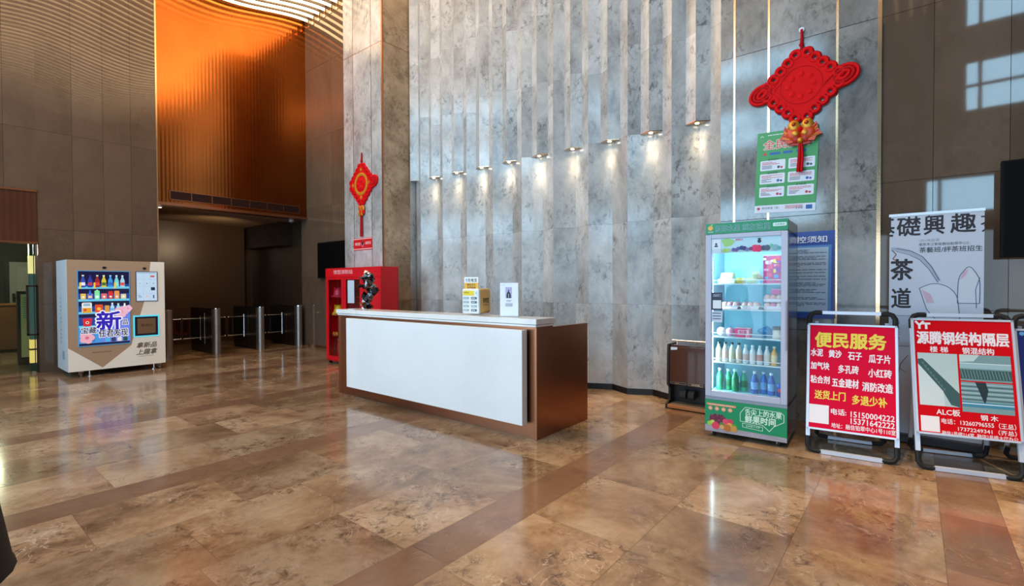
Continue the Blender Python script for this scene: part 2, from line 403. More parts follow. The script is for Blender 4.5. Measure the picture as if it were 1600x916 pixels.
# pillar
mb = MB(); Y0, Y1, X0 = 7.64, 8.90, 5.6
mb.box(X0+.02, 6.6, Y0+.02, Y1-.02, 0, TOP, M_DARKGAP)
for r, t in ((0, 1.222), (1.228, 6.012), (6.024, TOP)): mb.box(X0+.03, 6.36, Y1-.02, Y1, r, t, M_WARMLIT, rnd())
for a, b in ((Y0+.02, 7.972), (7.988, 8.562), (8.578, Y1)):
    for r, t in ((0, 1.222), (1.228, 6.012), (6.024, TOP)): mb.box(X0, X0+.03, a, b, r, t, M_WAVE, rnd())
for r, t in ((0, 1.222), (1.228, 6.012), (6.024, TOP)): mb.box(X0+.03, 6.24, Y0, Y0+.03, r, t, M_WARMLIT, rnd()); mb.box(6.24, 6.42, Y0-.004, Y0+.03, r, t, M_WAVE, rnd())
mb.box(X0+.004, X0+.02, 7.97, 7.99, 0, TOP, M_BRONZE); mb.box(X0+.004, X0+.02, 8.56, 8.58, 0, TOP, M_BRONZE)
mb.box(X0+.004, X0+.02, Y0+.02, Y1, 6.01, 6.026, M_BRONZE); mb.box(X0, X0+.025, Y0-.003, Y0+.025, 0, TOP, M_BRONZE); mb.box(X0, 6.24, Y0+.006, Y0+.03, 6.01, 6.026, M_BRONZE); mb.box(X0, 6.24, Y0+.006, Y0+.03, 1.22, 1.23, M_BRONZE)
struct(mb.build('pillar'))
# fluted wall: deep folds below, folds of half the width above the lamps
CR, VA, P0 = 6.22, 6.37, 1.815
def folds(step, depth, y0, y1):
    out = []; y = y0; k = 0
    while y < y1+1e-6: out.append((y, CR if k % 2 == 0 else CR+depth)); y += step; k += 1
    return out
mb = MB()
LO = folds(.305, .15, P0, 7.64); UP = folds(.1525, .085, P0, 7.64); ZL = 3.53
def fold_wall(pr, rows, seamjit):
    for (ya, xa), (yb, xb) in zip(pr, pr[1:]):
        kk = rnd(); zs = [rows[0]]+[r+random.uniform(-.5, .5)*seamjit for r in rows[1:-1]]+[rows[-1]]
        for z0, z1 in zip(zs, zs[1:]):
            t = rnd(); mb.face([(xb, yb, z0+.0015), (xa, ya, z0+.0015), (xa, ya, z1), (xb, yb, z1)], M_WAVE, (kk[0]*.08, kk[1]*.08, t[2]))
fold_wall(LO, [.08, 1.23, 2.36, ZL], .0); fold_wall(UP, [ZL, 4.6, 5.75, 6.9, TOP], .3)
for (pa, za, dz) in ((LO, ZL, 1), (UP, ZL, -1)):
    for (ya, xa), (yb, xb) in zip(pa, pa[1:]): mb.face([(xa, ya, za), (xb, yb, za), (6.6, yb, za), (6.6, ya, za)][::dz], M_WAVE, rnd())
mb.box(6.39, 6.6, P0, 7.64, 0, TOP, M_DARKGAP)
struct(mb.build('wall_right_fluted'))
mb = MB()
for (ya, xa), (yb, xb) in zip(LO, LO[1:]): mb.mesh([(xa-.012, ya, 0), (xb-.012, yb, 0), (6.5, yb, 0), (6.5, ya, 0), (xa-.012, ya, .08), (xb-.012, yb, .08), (6.5, yb, .08), (6.5, ya, .08)], [(0, 1, 5, 4), (4, 5, 6, 7)], M_BLACK)
struct(mb.build('baseboard_right_fluted'))
# flat stone with brass strips, then the dark polished stone
slab_wall('wall_right_flat', 'x', WX, .3, .30, P0, 0, TOP, M_FLAT, [.643, 1.295, 1.66], [1.0, 2.25, 4.17, 5.3, 6.4], .006)
for i, y in enumerate((1.66, 1.295, .643, .286)):
    mb = MB(); w = .011 if i < 3 else .017; mb.box(WX-.004, WX+.03, y-w, y+w, 0, TOP, M_BRASS); struct(mb.build('trim_%d' % (i+3)))
slab_wall('wall_right_dark', 'x', WX+.02, .3, -7.6, .27, 0, TOP, M_POL, [-6.6, -5.5, -4.4, -3.3, -2.2, -1.5, -.65, -.13], [1.25, 2.51, 4.17, 5.9, 7.5])
# walls the photo does not show, behind the camera
mb = MB()
mb.box(-3.3, 6.7, -7.8, -7.5, 0, TOP, mat('8a6f58', .4)); struct(mb.build('wall_front'))
mb = MB(); fm = mat('3c3a3a', .4)
for y0, y1, z0, z1 in ((-7.6, 12, 2.75, 3.14), (-7.6, 12, 3.98, 5.44), (-7.6, 12, 6.59, 7.37), (-7.6, 12, 8.3, TOP), (-7.6, -4, 0, TOP), (9.5, 12, 0, TOP), (-4, -2.3, 2.75, TOP), (-.86, 1.9, 3.98, TOP), (-.18, 1.9, 2.75, 4.0), (-7.6, 12, 0, .1)):
    mb.box(FAC-.3, FAC, y0, y1, z0, z1, fm)
struct(mb.build('wall_left'))
for i, (y0, y1, z0, z1) in enumerate(WINDOWS+[(-4, 9.5, .1, 2.75)]):
    mb = MB(); fr = mat('25272b', .4); y = y0
    n = max(1, round((y1-y0)/1.5)); 
    for k in range(n+1): q = y0+(y1-y0)*k/n; mb.box(FAC-.1, FAC-.03, q-.035, q+.035, z0, z1, fr)
    if y1 < 2: mb.box(FAC-.1, FAC-.03, y1-.30, y1-.23, z0, z1, fr)
    if 5 < z0 < 6: mb.box(FAC-.1, FAC-.03, y0, y1, 6.0, 6.06, fr)
    mb.box(FAC-.1, FAC-.03, y0, y1, z0, z0+.04, fr); mb.box(FAC-.1, FAC-.03, y0, y1, z1-.04, z1, fr)
    struct(mb.build('window_%d' % (i+1)))
# ceiling with waved luminous strips
def zc(x): return 7.862+.155*math.cos(2*pi*(x-6.45)/4.4)
mb = MB(); mb.box(-3.3, 6.7, -7.8, 12.05, TOP, TOP+.2, mat('2a2022', .7)); struct(mb.build('ceiling'))
mb = MB(); ms = mat('4b3a40', .5); nx = 60; xs = [FAC+(6.335-FAC)*i/nx for i in range(nx+1)]
led = MB()
for k in range(47):
    y = 11.64-.262*k
    w = .034
    M_ = M_LED if k < 24 else M_FADED_LEDS[min(7, (k-24)//3)]  # strips dim southwards in steps; the last were added as warm fill
    for xa, xb in zip(xs, xs[1:]):
        za, zb = zc(xa), zc(xb)
        led.face([(xa, y-w, za), (xa, y+w, za), (xb, y+w, zb), (xb, y-w, zb)], M_)
        led.face([(xa, y-w, za), (xb, y-w, zb), (xb, y-w, zb+.03), (xa, y-w, za+.03)], M_)
        mb.face([(xa, y-w-.19, za+.05), (xa, y-w, za+.05), (xb, y-w, zb+.05), (xb, y-w-.19, zb+.05)], ms)
    if k == 0:
        for xa, xb in zip(xs, xs[1:]): mb.face([(xa, y+w, zc(xa)+.05), (xa, 12, zc(xa)+.05), (xb, 12, zc(xb)+.05), (xb, y+w, zc(xb)+.05)], M_BLACK)
struct(mb.build('ceiling_wave_slats')); struct(led.build('ceiling_strips_and_fill'))
mb = MB()
for k in range(10):
    y = 11.64-.262*k; mb.box(6.335, 6.349, y-.034, y+.034, zc(6.34)-.16, zc(6.34)+.02, M_BRASS)  # brass tabs stand in for the strips' reflections in the wall
struct(mb.build('trim_8'))
# turnstile lobby
mdk = mat('4a3624', .35); mb = MB()
mb.box(3.0, 3.2, 12.05, 15.2, 0, 3.4, mdk); struct(mb.build('wall_lobby_left'))
mb = MB(); mb.box(6.40, 6.6, 12.05, 18, 0, 3.4, mat('3a2a1c', .3)); struct(mb.build('wall_lobby_right'))
mb = MB(); mb.box(3.0, 6.02, 14.6, 14.8, 0, 3.4, mdk); mb.box(6.02, 6.6, 15.0, 15.2, 0, 3.4, mdk); mb.box(6.02, 6.04, 14.8, 15.0, 0, 3.4, mdk); struct(mb.build('wall_lobby_back'))
mb = MB(); mb.box(5.5, 6.6, 17.5, 17.7, 0, 3.4, mat('4a3a22', .4)); struct(mb.build('wall_lobby_far'))
mb = MB(); mb.box(3.0, 6.6, 12.0, 17.7, 3.15, 3.4, mat('8c745c', .7)); struct(mb.build('ceiling_lobby'))
mb = MB(); mb.box(6.08, 6.42, 12.6, 14.6, 2.55, 3.15, mat('2a1c12', .5)); struct(mb.build('beam_lobby'))
# corridor beyond the glass door
mb = MB(); mb.box(-.9, 3.0, 18.2, 18.4, 0, 2.9, mat('2e302b', .6)); struct(mb.build('wall_corridor_back'))
mb = MB(); mb.box(-1.1, -.9, 12.05, 18.4, 0, 2.9, mat('5b554c', .6)); struct(mb.build('wall_corridor_left'))
mb = MB(); mb.box(2.8, 3.0, 12.05, 18.4, 0, 2.9, mat('5b554c', .6)); struct(mb.build('wall_corridor_right'))
mb = MB(); mb.box(-1.1, 3.0, 12.05, 18.4, 2.75, 2.9, mat('6a645a', .6)); struct(mb.build('ceiling_corridor'))
mb = MB(); mb.box(1.60, 2.52, 18.14, 18.2, 0, 2.24, mat('15110f', .5)); mb.box(1.69, 2.44, 18.11, 18.15, 0, 2.15, mat('b4b0a4', .5))
mb.box(1.83, 2.32, 18.1, 18.12, .2, 1.0, mat('c0bcb0', .5)); mb.box(1.83, 2.32, 18.1, 18.12, 1.15, 2.03, mat('c0bcb0', .5)); d1 = struct(mb.build('door_1'))
mb = MB(); mb.tube([(1.75, 18.06, 1.22), (1.86, 18.06, 1.22)], .014, M_BLACK); mb.box(1.73, 1.78, 18.05, 18.12, 1.12, 1.33, M_BLACK); mb.build('door_handle', d1)
def point(name, loc, e, col, r=.05):
    l = bpy.data.lights.new(name, 'POINT'); l.energy = e; l.color = col; l.shadow_soft_size = r
    o = bpy.data.objects.new(name, l); COL.objects.link(o); o.location = loc; return o
def spot(name, loc, e, col, size, aim=(0, 0, -1), blend=.6, r=.02):
    l = bpy.data.lights.new(name, 'SPOT'); l.energy = e; l.color = col; l.spot_size = size; l.spot_blend = blend; l.shadow_soft_size = r
    o = bpy.data.objects.new(name, l); COL.objects.link(o); o.location = loc
    o.rotation_euler = Vector(aim).to_track_quat('-Z', 'Y').to_euler(); return o
for i, (x, y) in enumerate(((5.35, 2.65), (3.4, .5), (4.4, -1.6), (1.8, 2.2))):  # first read from the golden floor pool, the others added as warm fill
    mb = MB(); mb.lathe([(.09, 0), (.09, .2)], (x, y, 7.5), M_BRASS, 18); struct(mb.build('pool_and_fill_can'))
    spot('pool_and_fill_downlight', (x, y, 7.48), [1500, 1400, 1300, 400][i], (1, .70, .36), math.radians([18, 38, 36, 38][i]), (0, 0, -1), .7, .05)
# ------------------------------------------------------------------ reception counter
def emat(hexcol, e=1.0):
    k = ('e', hexcol, e)
    if k not in _mc:
        m, n, l, b = new_mat('screen_'+hexcol); b.inputs['Base Color'].default_value = (.01, .01, .01, 1); b.inputs['Roughness'].default_value = .2
        b.inputs['Emission Color'].default_value = (*srgb(hexcol), 1); b.inputs['Emission Strength'].default_value = e
        m.cycles.emission_sampling = 'NONE'; _mc[k] = m
    return _mc[k]
t = thing('reception_counter', 'long white and bronze reception counter standing before the folded stone wall', 'counter', (4.3, 4.53, 0))
mb = MB(); mb.box(3.80, 4.13, 2.80, 6.28, 1.118, 1.172, M_COUNTERTOP); mb.box(3.812, 4.12, 2.812, 6.268, 1.092, 1.114, M_COUNTERTOP); mb.box(3.83, 4.10, 2.83, 6.25, 1.112, 1.12, mat('7f8a90', .4)); mb.build('countertop', t, bevel=.004)
mb = MB(); mb.box(3.72, 3.80, 2.912, 5.905, .145, 1.066, M_WHITESTONE); mb.build('front_panel', t, bevel=.003)
mb = MB(); mb.box(3.80, 3.83, 2.98, 5.85, .18, 1.03, M_BRONZE); mb.box(3.83, 3.90, 2.85, 6.21, .0, 1.092, M_BRONZE); mb.build('front_frame', t)
mb = MB(); mb.box(3.825, 4.775, 2.812, 2.85, 0, 1.078, M_BRONZE); mb.box(3.825, 4.10, 2.812, 2.85, 1.078, 1.092, M_BRONZE); mb.box(3.815, 3.825, 2.808, 2.835, 0, 1.09, M_BRONZE); mb.build('side_panel', t, bevel=.002)
mb = MB(); mb.box(3.825, 4.775, 6.21, 6.25, 0, 1.092, M_BRONZE); mb.box(3.815, 3.825, 6.22, 6.25, 0, 1.09, M_BRONZE); mb.build('side_panel', t, bevel=.002)
mb = MB(); mb.box(4.12, 4.70, 2.85, 6.21, .73, .76, mat('6a3a24', .35)); mb.build('desk_top', t, bevel=.002)
for y in (3.2, 4.6, 5.7):
    mb = MB(); mb.box(4.2, 4.66, y-.2, y+.2, .03, .73, mat('4a2a1b', .4))
    for z in (.1, .32, .53): mb.box(4.66, 4.675, y-.19, y+.19, z, z+.18, mat('5a3322', .4)); mb.box(4.675, 4.69, y-.05, y+.05, z+.13, z+.14, M_BRASS)
    mb.build('drawer_pedestal', t)

# charging station on the counter
t = thing('charging_station', 'white and yellow power bank charging box standing on the reception counter', 'charging station', (3.955, 3.82, 1.172), math.radians(-81), world=False)
wh = mat('e9ecea', .35); ye = mat('f2c470', .4); tx = mat('2a2418', .5); yl = mat('f2d21e', .45); gr = mat('9fb0b0', .4); dg = mat('5d6568', .4)
mb = MB(); mb.prism([(-.115, .0, .01), (.115, .0, .01), (.115, .0, .29), (-.115, .0, .29)], (0, .045, 0), wh); mb.build('front_housing', t, bevel=.018, seg=3)
mb = MB(); mb.box(-.112, .112, .045, .25, .012, .292, ye); b_ = mb.build('case', t, bevel=.03, seg=4)
mb = MB(); f = Face(mb, (.1124, .06, .03), (0, 1, 0), (0, 0, 1), .17, .24); f.text('充电宝', .12, .33, .82, .58, tx, 2, .02); f.text('扫码 借充电宝', .15, .63, .82, .71, mat('6a5a6a', .5), 2); mb.build('side_lettering', t)
mb = MB(); f = Face(mb, (-.105, -.0004, .015), (1, 0, 0), (0, 0, 1), .21, .27)
f.rrect(.03, .06, .74, .26, .03, yl, 2); f.text('免押金', .08, .11, .4, .17, tx, 3); f.rrect(.8, .06, .96, .26, .03, mat('dfe6ea', .4), 2); f.rect(.85, .12, .91, .2, gr, 3)
for r in range(4):
    for c in range(2):
        f.rrect(.04+.5*c, .32+.165*r, .42+.5*c, .42+.165*r, .03, dg if (c and r != 2) else gr, 2)
        f.rect(.08+.5*c, .355+.165*r, .3+.5*c, .385+.165*r, mat('c9d4d4', .4), 3)
mb.build('slot_panel', t)
mb = MB(); mb.box(-.095, .095, .02, .026, .285, .42, mat('f2f2ee', .4)); f = Face(mb, (-.095, .0198, .285), (1, 0, 0), (0, 0, 1), .19, .135)
f.rect(0, .48, 1, 1, mat('eeb42e', .45), 1); f.text('借', .1, .12, .2, .4, mat('3a7ad0', .5), 2, .01); f.text('充电宝', .24, .1, .9, .42, tx, 2, .01)
f.text('微信支付', .2, .54, .8, .72, mat('6a3a12', .5), 2, .02); f.text('免押租借', .2, .78, .8, .96, mat('6a3a12', .5), 2, .02); mb.build('sign_card', t)

# card stand
t = thing('card_stand', 'white upright card with a dark figure picture standing on the reception counter', 'card stand', (3.955, 3.265, 1.172), math.radians(-70), world=False)
mb = MB(); mb.box(-.105, .105, -.04, .05, 0, .006, M_GLASS); mb.build('base', t)
mb = MB(); mb.box(-.1, .1, .004, .008, .006, .352, mat('eef0f8', .3)); f = Face(mb, (-.1, .0036, .006), (1, 0, 0), (0, 0, 1), .2, .346)
f.rect(.30, .13, .66, .46, mat('b9b2d4', .5)); dk = mat('1a1a2c', .5)
f.poly([(.36, .46), (.36, .36), (.4, .29), (.44, .27), (.45, .23), (.48, .19), (.51, .23), (.5, .27), (.56, .3), (.6, .37), (.6, .46)], dk, 2)
f.rect(.47, .33, .49, .45, mat('e8e8f4', .5), 3); f.text('预约咨询', .06, .05, .28, .08, gr, 2); f.scribble(.36, .52, .64, .58, 2, mat('8a8a9c', .5), 2); f.scribble(.3, .62, .7, .72, 3, mat('7a7a8c', .5), 2)
mb.build('card', t)

# ------------------------------------------------------------------ red fire cabinet and what stands in it
t = thing('fire_cabinet', 'tall red fire equipment cabinet with glazed doors standing before the stone pillar', 'cabinet', (5.187, 8.02, 0))
RED = mat('d8081a', .4); RD2 = mat('b01220', .4); YA, YB = 7.13, 8.90
mb = MB(); mb.box(5.19, 5.55, YA, YB, .05, .08, RED); mb.box(5.19, 5.55, YA, YB, 1.80, 1.835, RED); mb.box(5.52, 5.55, YA, YB, .05, 1.83, RD2)
for y in (YA, 7.66, YB-.03): mb.box(5.19, 5.55, y, y+.03, .05, 1.83, RED)
mb.build('body', t, bevel=.002)
for z in (.55, .93, 1.27):
    mb = MB(); mb.box(5.23, 5.52, 7.69, YB-.03, z, z+.02, RD2); mb.build('shelf', t)
for y0, y1, w0, w1 in ((8.285, 8.895, 8.36, 8.81), (7.68, 8.275, 7.76, 8.21)):
    mb = MB(); mb.box(5.17, 5.19, y0, w0, .08, 1.655, RED); mb.box(5.17, 5.19, w1, y1, .08, 1.655, RED); mb.box(5.17, 5.19, w0, w1, .08, .15, RED); mb.box(5.17, 5.19, w0, w1, 1.615, 1.655, RED)
    d = mb.build('door', t, bevel=.002)
    mb = MB(); mb.box(5.178, 5.182, w0, w1, .15, 1.615, M_GLASS); g = mb.build('pane', d)
    mb = MB(); f = Face(mb, (5.177, w1, .15), *WEST, w1-w0, 1.465)
    gold = mat('c8a83a', .5)
    if y0 > 8: f.text('火', .30, .40, .58, .47, gold, 1); f.text('119', .34, .68, .68, .735, gold, 1, .01)
    else: f.text('警', .50, .40, .76, .47, gold, 1)
    mb.build('door_lettering', d)
    if y0 < 8: mb = MB(); mb.box(5.174, 5.1765, 7.94, 8.15, 1.18, 1.60, mat('c6d8e8', .5)); mb.build('notice_paper', d)
    mb = MB(); yy = w0-.03; mb.tube([(5.155, yy, .82), (5.155, yy, .98)], .008, M_CHROME); mb.box(5.155, 5.17, yy-.006, yy+.006, .83, .845, M_CHROME); mb.box(5.155, 5.17, yy-.006, yy+.006, .955, .97, M_CHROME); mb.build('handle', d)
mb = MB(); mb.box(5.17, 5.19, YA+.005, 7.67, .08, 1.655, RED); d = mb.build('door', t, bevel=.002)
mb = MB(); mb.tube([(5.155, 7.6, .82), (5.155, 7.6, .98)], .008, M_CHROME); mb.box(5.155, 5.17, 7.594, 7.606, .83, .97, M_CHROME); mb.build('handle', d)
mb = MB(); mb.box(5.17, 5.19, YA, YB, 1.66, 1.835, RED); f = Face(mb, (5.17, YB, 1.66), *WEST, YB-YA, .175); f.text('微型消防站', .16, .2, .52, .66, mat('f2c8cc', .5), 1); mb.build('header_sign', t)
for y in (YA+.06, YB-.06):
    for x in (5.23, 5.5): mb = MB(); mb.box(x-.025, x+.025, y-.025, y+.025, 0, .05, M_BLACK); mb.build('foot', t)
def helmet(name, label, loc, col, r=.12):
    t = thing(name, label, 'helmet', loc, world=False, group='fire helmets in the red cabinet'); m_ = mat(col, .35)
    mb = MB(); mb.lathe([(r, .03), (r*.98, .06), (r*.86, .11), (r*.6, .15), (r*.25, .168), (.001, .172)], (0, 0, 0), m_, 18); mb.box(-r*.9, r*.9, -.012, .012, .10, .178, m_); mb.build('shell', t, True)
    mb = MB(); mb.lathe([(r*1.0, .028), (r*1.35, .012), (r*1.35, .0), (r*.9, .012)], (0, 0, 0), m_, 18); mb.build('brim', t, True)
    return t
helmet('fire_helmet', 'pinkish red fire helmet on the upper shelf behind the left cabinet door', (5.345, 8.73, 1.292), 'd8284a', .1)
helmet('fire_helmet', 'orange fire helmet on the upper shelf behind the papered cabinet door', (5.345, 8.22, 1.292), 'd84a20', .1)
helmet('fire_helmet', 'yellow and orange hard hat on the middle cabinet shelf', (5.345, 8.72, .952), 'e8b020', .1)
t = thing('folded_fire_suit', 'orange folded fire suit lying on the middle cabinet shelf', 'fire suit', (5.36, 8.4, .952))
mb = MB(); mb.box(5.27, 5.47, 8.27, 8.54, .952, .99, mat('d8501c', .8)); mb.box(5.28, 5.46, 8.28, 8.53, .99, 1.02, mat('d8501c', .8)); mb.build('folds', t, bevel=.012); mb = MB(); mb.box(5.265, 5.475, 8.40, 8.43, .952, 1.022, mat('d8d070', .5)); mb.build('reflective_band', t)
t = thing('fire_extinguisher', 'small red fire extinguisher standing at the bottom of the cabinet', 'fire extinguisher', (5.36, 8.72, .082))
mb = MB(); mb.lathe([(.06, 0), (.065, .02), (.065, .3), (.05, .34), (.025, .36), (.02, .38)], (5.36, 8.72, .082), mat('b80c18', .3), 18); mb.build('cylinder', t, True)
mb = MB(); mb.box(5.3, 5.38, 8.71, 8.73, .46, .475, M_BLACK); mb.box(5.32, 5.39, 8.71, 8.73, .49, .505, M_BLACK); mb.lathe([(.018, 0), (.018, .04)], (5.36, 8.72, .455), M_CHROME, 10); mb.build('valve_handle', t)
mb = MB(); mb.tube([(5.35, 8.72, .48), (5.28, 8.75, .45), (5.28, 8.77, .30), (5.29, 8.77, .2)], .01, M_BLACK, 6); mb.build('hose', t, True)

# metal sculpture behind the counter
rg = random.Random(5)
t = thing('metal_sculpture', 'jagged dark chrome sculpture rising behind the far end of the counter', 'sculpture', (4.72, 6.86, 0))
chr_ = brushed('dark_chrome', (.30, .30, .31), .16, (9, 9, 9)); chd = mat('1c1a1c', .25, .6); sil = brushed('pale_silver', (.72, .70, .70), .2)
def crag(c, rx, ry, rz, mt, mb, n=26, seed=0):
    q = random.Random(seed); bm = bmesh.new()
    for k in range(n):
        v = Vector((q.gauss(0, 1), q.gauss(0, 1), q.gauss(0, 1))).normalized()*q.uniform(.6, 1.08); bm.verts.new((c[0]+v.x*rx, c[1]+v.y*ry, c[2]+v.z*rz))
    bmesh.ops.convex_hull(bm, input=bm.verts); bm.verts.index_update(); bm.verts.ensure_lookup_table()
    used = {v for f in bm.faces for v in f.verts}; ids = {v: i for i, v in enumerate(used)}
    mb.mesh([v.co.copy() for v in used], [tuple(ids[v] for v in f.verts) for f in bm.faces], mt); bm.free()
mb = MB(); X = 4.72
for i, (y, z, ry, rz) in enumerate([(6.88, 1.66, .10, .07), (6.98, 1.61, .07, .05), (6.88, 1.58, .17, .08), (6.82, 1.52, .17, .09), (6.75, 1.46, .16, .09), (6.66, 1.46, .12, .06), (6.86, 1.44, .17, .10), (6.98, 1.47, .11, .05), (6.82, 1.36, .16, .10), (6.84, 1.28, .14, .10), (6.89, 1.22, .12, .09), (6.84, 1.14, .11, .10), (6.87, 1.05, .10, .10), (6.84, .95, .11, .12), (6.86, .82, .12, .14), (6.86, .66, .13, .15), (6.86, .5, .14, .13)]):
    for j in range(3):
        crag((X+rg.uniform(-.06, .05), y+rg.uniform(-.5, .5)*ry, z+rg.uniform(-.5, .5)*rz), .07, ry*rg.uniform(.5, .8), rz*rg.uniform(.5, 1), chr_ if j != 1 else chd, mb, 9+3*j, i*7+j)
mb.build('figure', t)
mb = MB(); crag((X-.02, 6.86, 1.715), .05, .05, .05, sil, mb, 18, 41); crag((X-.02, 6.80, 1.70), .03, .04, .03, sil, mb, 14, 42); crag((X-.03, 6.93, 1.665), .03, .035, .025, mat('c09a6a', .4), mb, 14, 43); mb.build('head', t)
mb = MB(); mb.box(4.57, 4.87, 6.71, 7.01, 0, .40, mat('17130f', .3)); mb.build('plinth', t, bevel=.01)

# ------------------------------------------------------------------ screens on the walls
t = thing('wall_television', 'black wall television half hidden by the pillar at the rear of the hall', 'television', (6.3, 10.4, 1.68))
mb = MB(); mb.box(6.24, 6.30, 9.62, 11.10, 1.68, 2.53, mat('121214', .4)); mb.build('case', t, bevel=.006)
mb = MB(); mb.box(6.236, 6.242, 9.64, 11.08, 1.70, 2.515, mat('050506', .6, spec=.1)); mb.build('screen', t); mb = MB(); mb.box(6.30, 6.35, 10.1, 10.6, 1.9, 2.3, M_BLACK); mb.build('wall_bracket', t)
t = thing('wall_television', 'big black television standing out from the dark polished wall at right', 'television', (6.1, -1.35, 1.72))
mb = MB(); mb.box(5.965, 6.03, -2.13, -.572, 1.722, 2.552, mat('101012', .6, spec=.1)); mb.build('case', t, bevel=.006)
mb = MB(); mb.box(5.96, 5.967, -2.11, -.592, 1.74, 2.535, mat('050506', .6, spec=.1)); mb.build('screen', t); mb = MB(); mb.box(6.03, 6.22, -1.6, -1.1, 1.95, 2.35, M_BLACK); mb.build('wall_bracket', t)

# ------------------------------------------------------------------ chinese knots
KR = mat('d8060e', .75, spec=.2); KD = mat('b40810', .75, spec=.2); GOLD = mat('d8962a', .35, .4); ORG = mat('e0561c', .4)
def knot(label, x, y, z, hw, hh, big):
    t = thing('chinese_knot', label, 'hanging knot', (x, y, z), 0, 'red knots hung on the stone', world=False)
    # local axes: u = viewer's right (-Y), facing -X
    def L(u, v, d=0): return (-d, -u, v)
    mb = MB(); mb.prism([L(-hw, 0, .006), L(0, -hh, .006), L(hw, 0, .006), L(0, hh, .006)], (-.03, 0, 0), KR); p = mb.build('panel', t, bevel=.008)
    mb = MB()
    if big:
        for q in (.82, .7): mb.tube([L(-hw*q, 0, .037), L(0, -hh*q, .037), L(hw*q, 0, .037), L(0, hh*q, .037)], .0035, KD, 5, True)
        for k in range(8): a = 2*pi*k/8; mb.ball(L(.12*math.cos(a), .12*math.sin(a), .034), .035, KR, 8, (.25, 1, 1))
        mb.tube([L(.2*math.cos(2*pi*k/30), .2*math.sin(2*pi*k/30), .037) for k in range(30)], .003, KD, 5, True)
        for k in range(5): mb.tube([L(hw*.55+.02*k, -.07+.02*k, .037), L(hw*.62+.02*k, -.02+.02*k, .037)], .004, KD, 5)
    else:
        mb.tube([L(.19*math.cos(2*pi*k/24), .19*math.sin(2*pi*k/24), .037) for k in range(24)], .03, GOLD, 6, True, .2)
        for k in range(6): a = 2*pi*k/6; mb.ball(L(.08*math.cos(a), .08*math.sin(a), .038), .055, KR, 8, (.2, 1, 1))
        for u, v in ((0, hh*.75), (-hw*.75, 0), (0, -hh*.7), (hw*.75, 0)): mb.ball(L(u, v, .036), .035, GOLD, 8, (.15, 1, 1))
    mb.build('raised_pattern', p, True)
    n = 5; mb = MB()
    for sx, sy in ((1, 1), (1, -1), (-1, 1), (-1, -1)):
        for k in range(n):
            q = (k+.6)/(n+.2); u, v = sx*hw*(1-q), sy*hh*q; cx, cy = u+sx*.012, v+sy*.012; r = .042
            mb.tube([L(cx+r*math.cos(2*pi*j/14), cy+r*math.sin(2*pi*j/14), .02) for j in range(14)], .026, KR, 6, True)
    mb.build('edge_loops', t, True)
    for s in ((-1, 1) if big else (1,)):
        mb = MB()
        for rr, d in ((.125, .02), (.085, .026), (.045, .03)):
            mb.tube([L(s*(hw+.015+ (rr*1.0*math.cos(2*pi*j/20))), .01*s+rr*.8*math.sin(2*pi*j/20)+s*.02*math.cos(2*pi*j/20), d) for j in range(20)], .02, KR if rr != .085 else KD, 6, True)
        mb.build('side_loop', t, True)
    mb = MB(); mb.tube([L(0, hh, .02), L(0, hh+.07, .02), L(.004, hh+.16, .02), L(0, hh+.235, .015)], [.012, .018, .014, .012], KD, 7); mb.ball(L(0, hh+.07, .02), .025, KD, 8); mb.build('hanging_cord', t, True)
    mb = MB()
    if big:
        mb.ball(L(0, hh+.235, .008), .03, mat('d8dcec', .2), 10, (.3, 1, 1)); mb.build('hook_pad', t, True); mb = MB()
    zf = -hh-.13
    if big:
        o2 = mat('d8481a', .4); o3 = mat('b8200e', .45)
        for s in (-1, 1):
            mb.ball(L(s*.065, zf+.06, .05), .072, GOLD, 12, (.5, .85, 1)); mb.ball(L(s*.07, zf-.02, .048), .075, o2, 12, (.5, 1, 1)); mb.ball(L(s*.045, zf-.07, .045), .05, o3, 10, (.6, 1, 1.2))
            mb.prism([L(s*.07, zf-.03, .03), L(s*.15, zf+.08, .03), L(s*.165, zf+.0, .03), L(s*.2, zf-.06, .03), L(s*.15, zf-.075, .03), L(s*.13, zf-.12, .03), L(s*.06, zf-.11, .03)][::s], (-.03, 0, 0), o2)
            for k in range(4): mb.tube([L(s*.09, zf-.03-.015*k, .062), L(s*(.15+.008*k), zf+.05-.035*k, .062)], .006, GOLD if k % 2 else o3, 5)
            mb.ball(L(s*.06, zf+.075, .088), .022, o3, 8); mb.ball(L(s*.06, zf+.075, .104), .010, GOLD, 8); mb.prism([L(s*.02, zf-.06, .03), L(s*.10, zf-.14, .03), L(s*.0, zf-.15, .03)][::s], (-.02, 0, 0), o3)
        mb.ball(L(0, zf-.10, .06), .032, GOLD, 10); mb.ball(L(-.045, zf-.025, .09), .03, GOLD, 8, (.3, 1, 1)); mb.ball(L(.045, zf-.025, .09), .03, GOLD, 8, (.3, 1, 1)); mb.ball(L(0, zf+.02, .06), .03, KR, 8)
    else:
        for k in range(4): mb.ball(L(-.06+.04*k, zf+.05-.02*(k % 2), .03), .04, GOLD if k % 2 else ORG, 8, (.5, 1, 1.4))
        for k in range(4): mb.ball(L(-.06+.04*k, zf-.06+.02*(k % 2), .03), .042, KR if k % 2 else GOLD, 8, (.5, 1, 1.4))
    mb.build('fish_ornament' if big else 'gold_ornament', t, True)
    mb = MB(); rr = random.Random(2); zt = zf-.12; ln = .30 if big else .38
    for k in range(14):
        u, d = rr.uniform(-.022, .022), rr.uniform(.012, .05); mb.tube([L(u*.6, zt+.02, d), L(u, zt-ln*.5, d), L(u*1.2-.01*big, zt-ln-rr.uniform(0, .02), d)], .009, KD if k % 3 else KR, 5)
    mb.build('tassel', t, True)
    return t
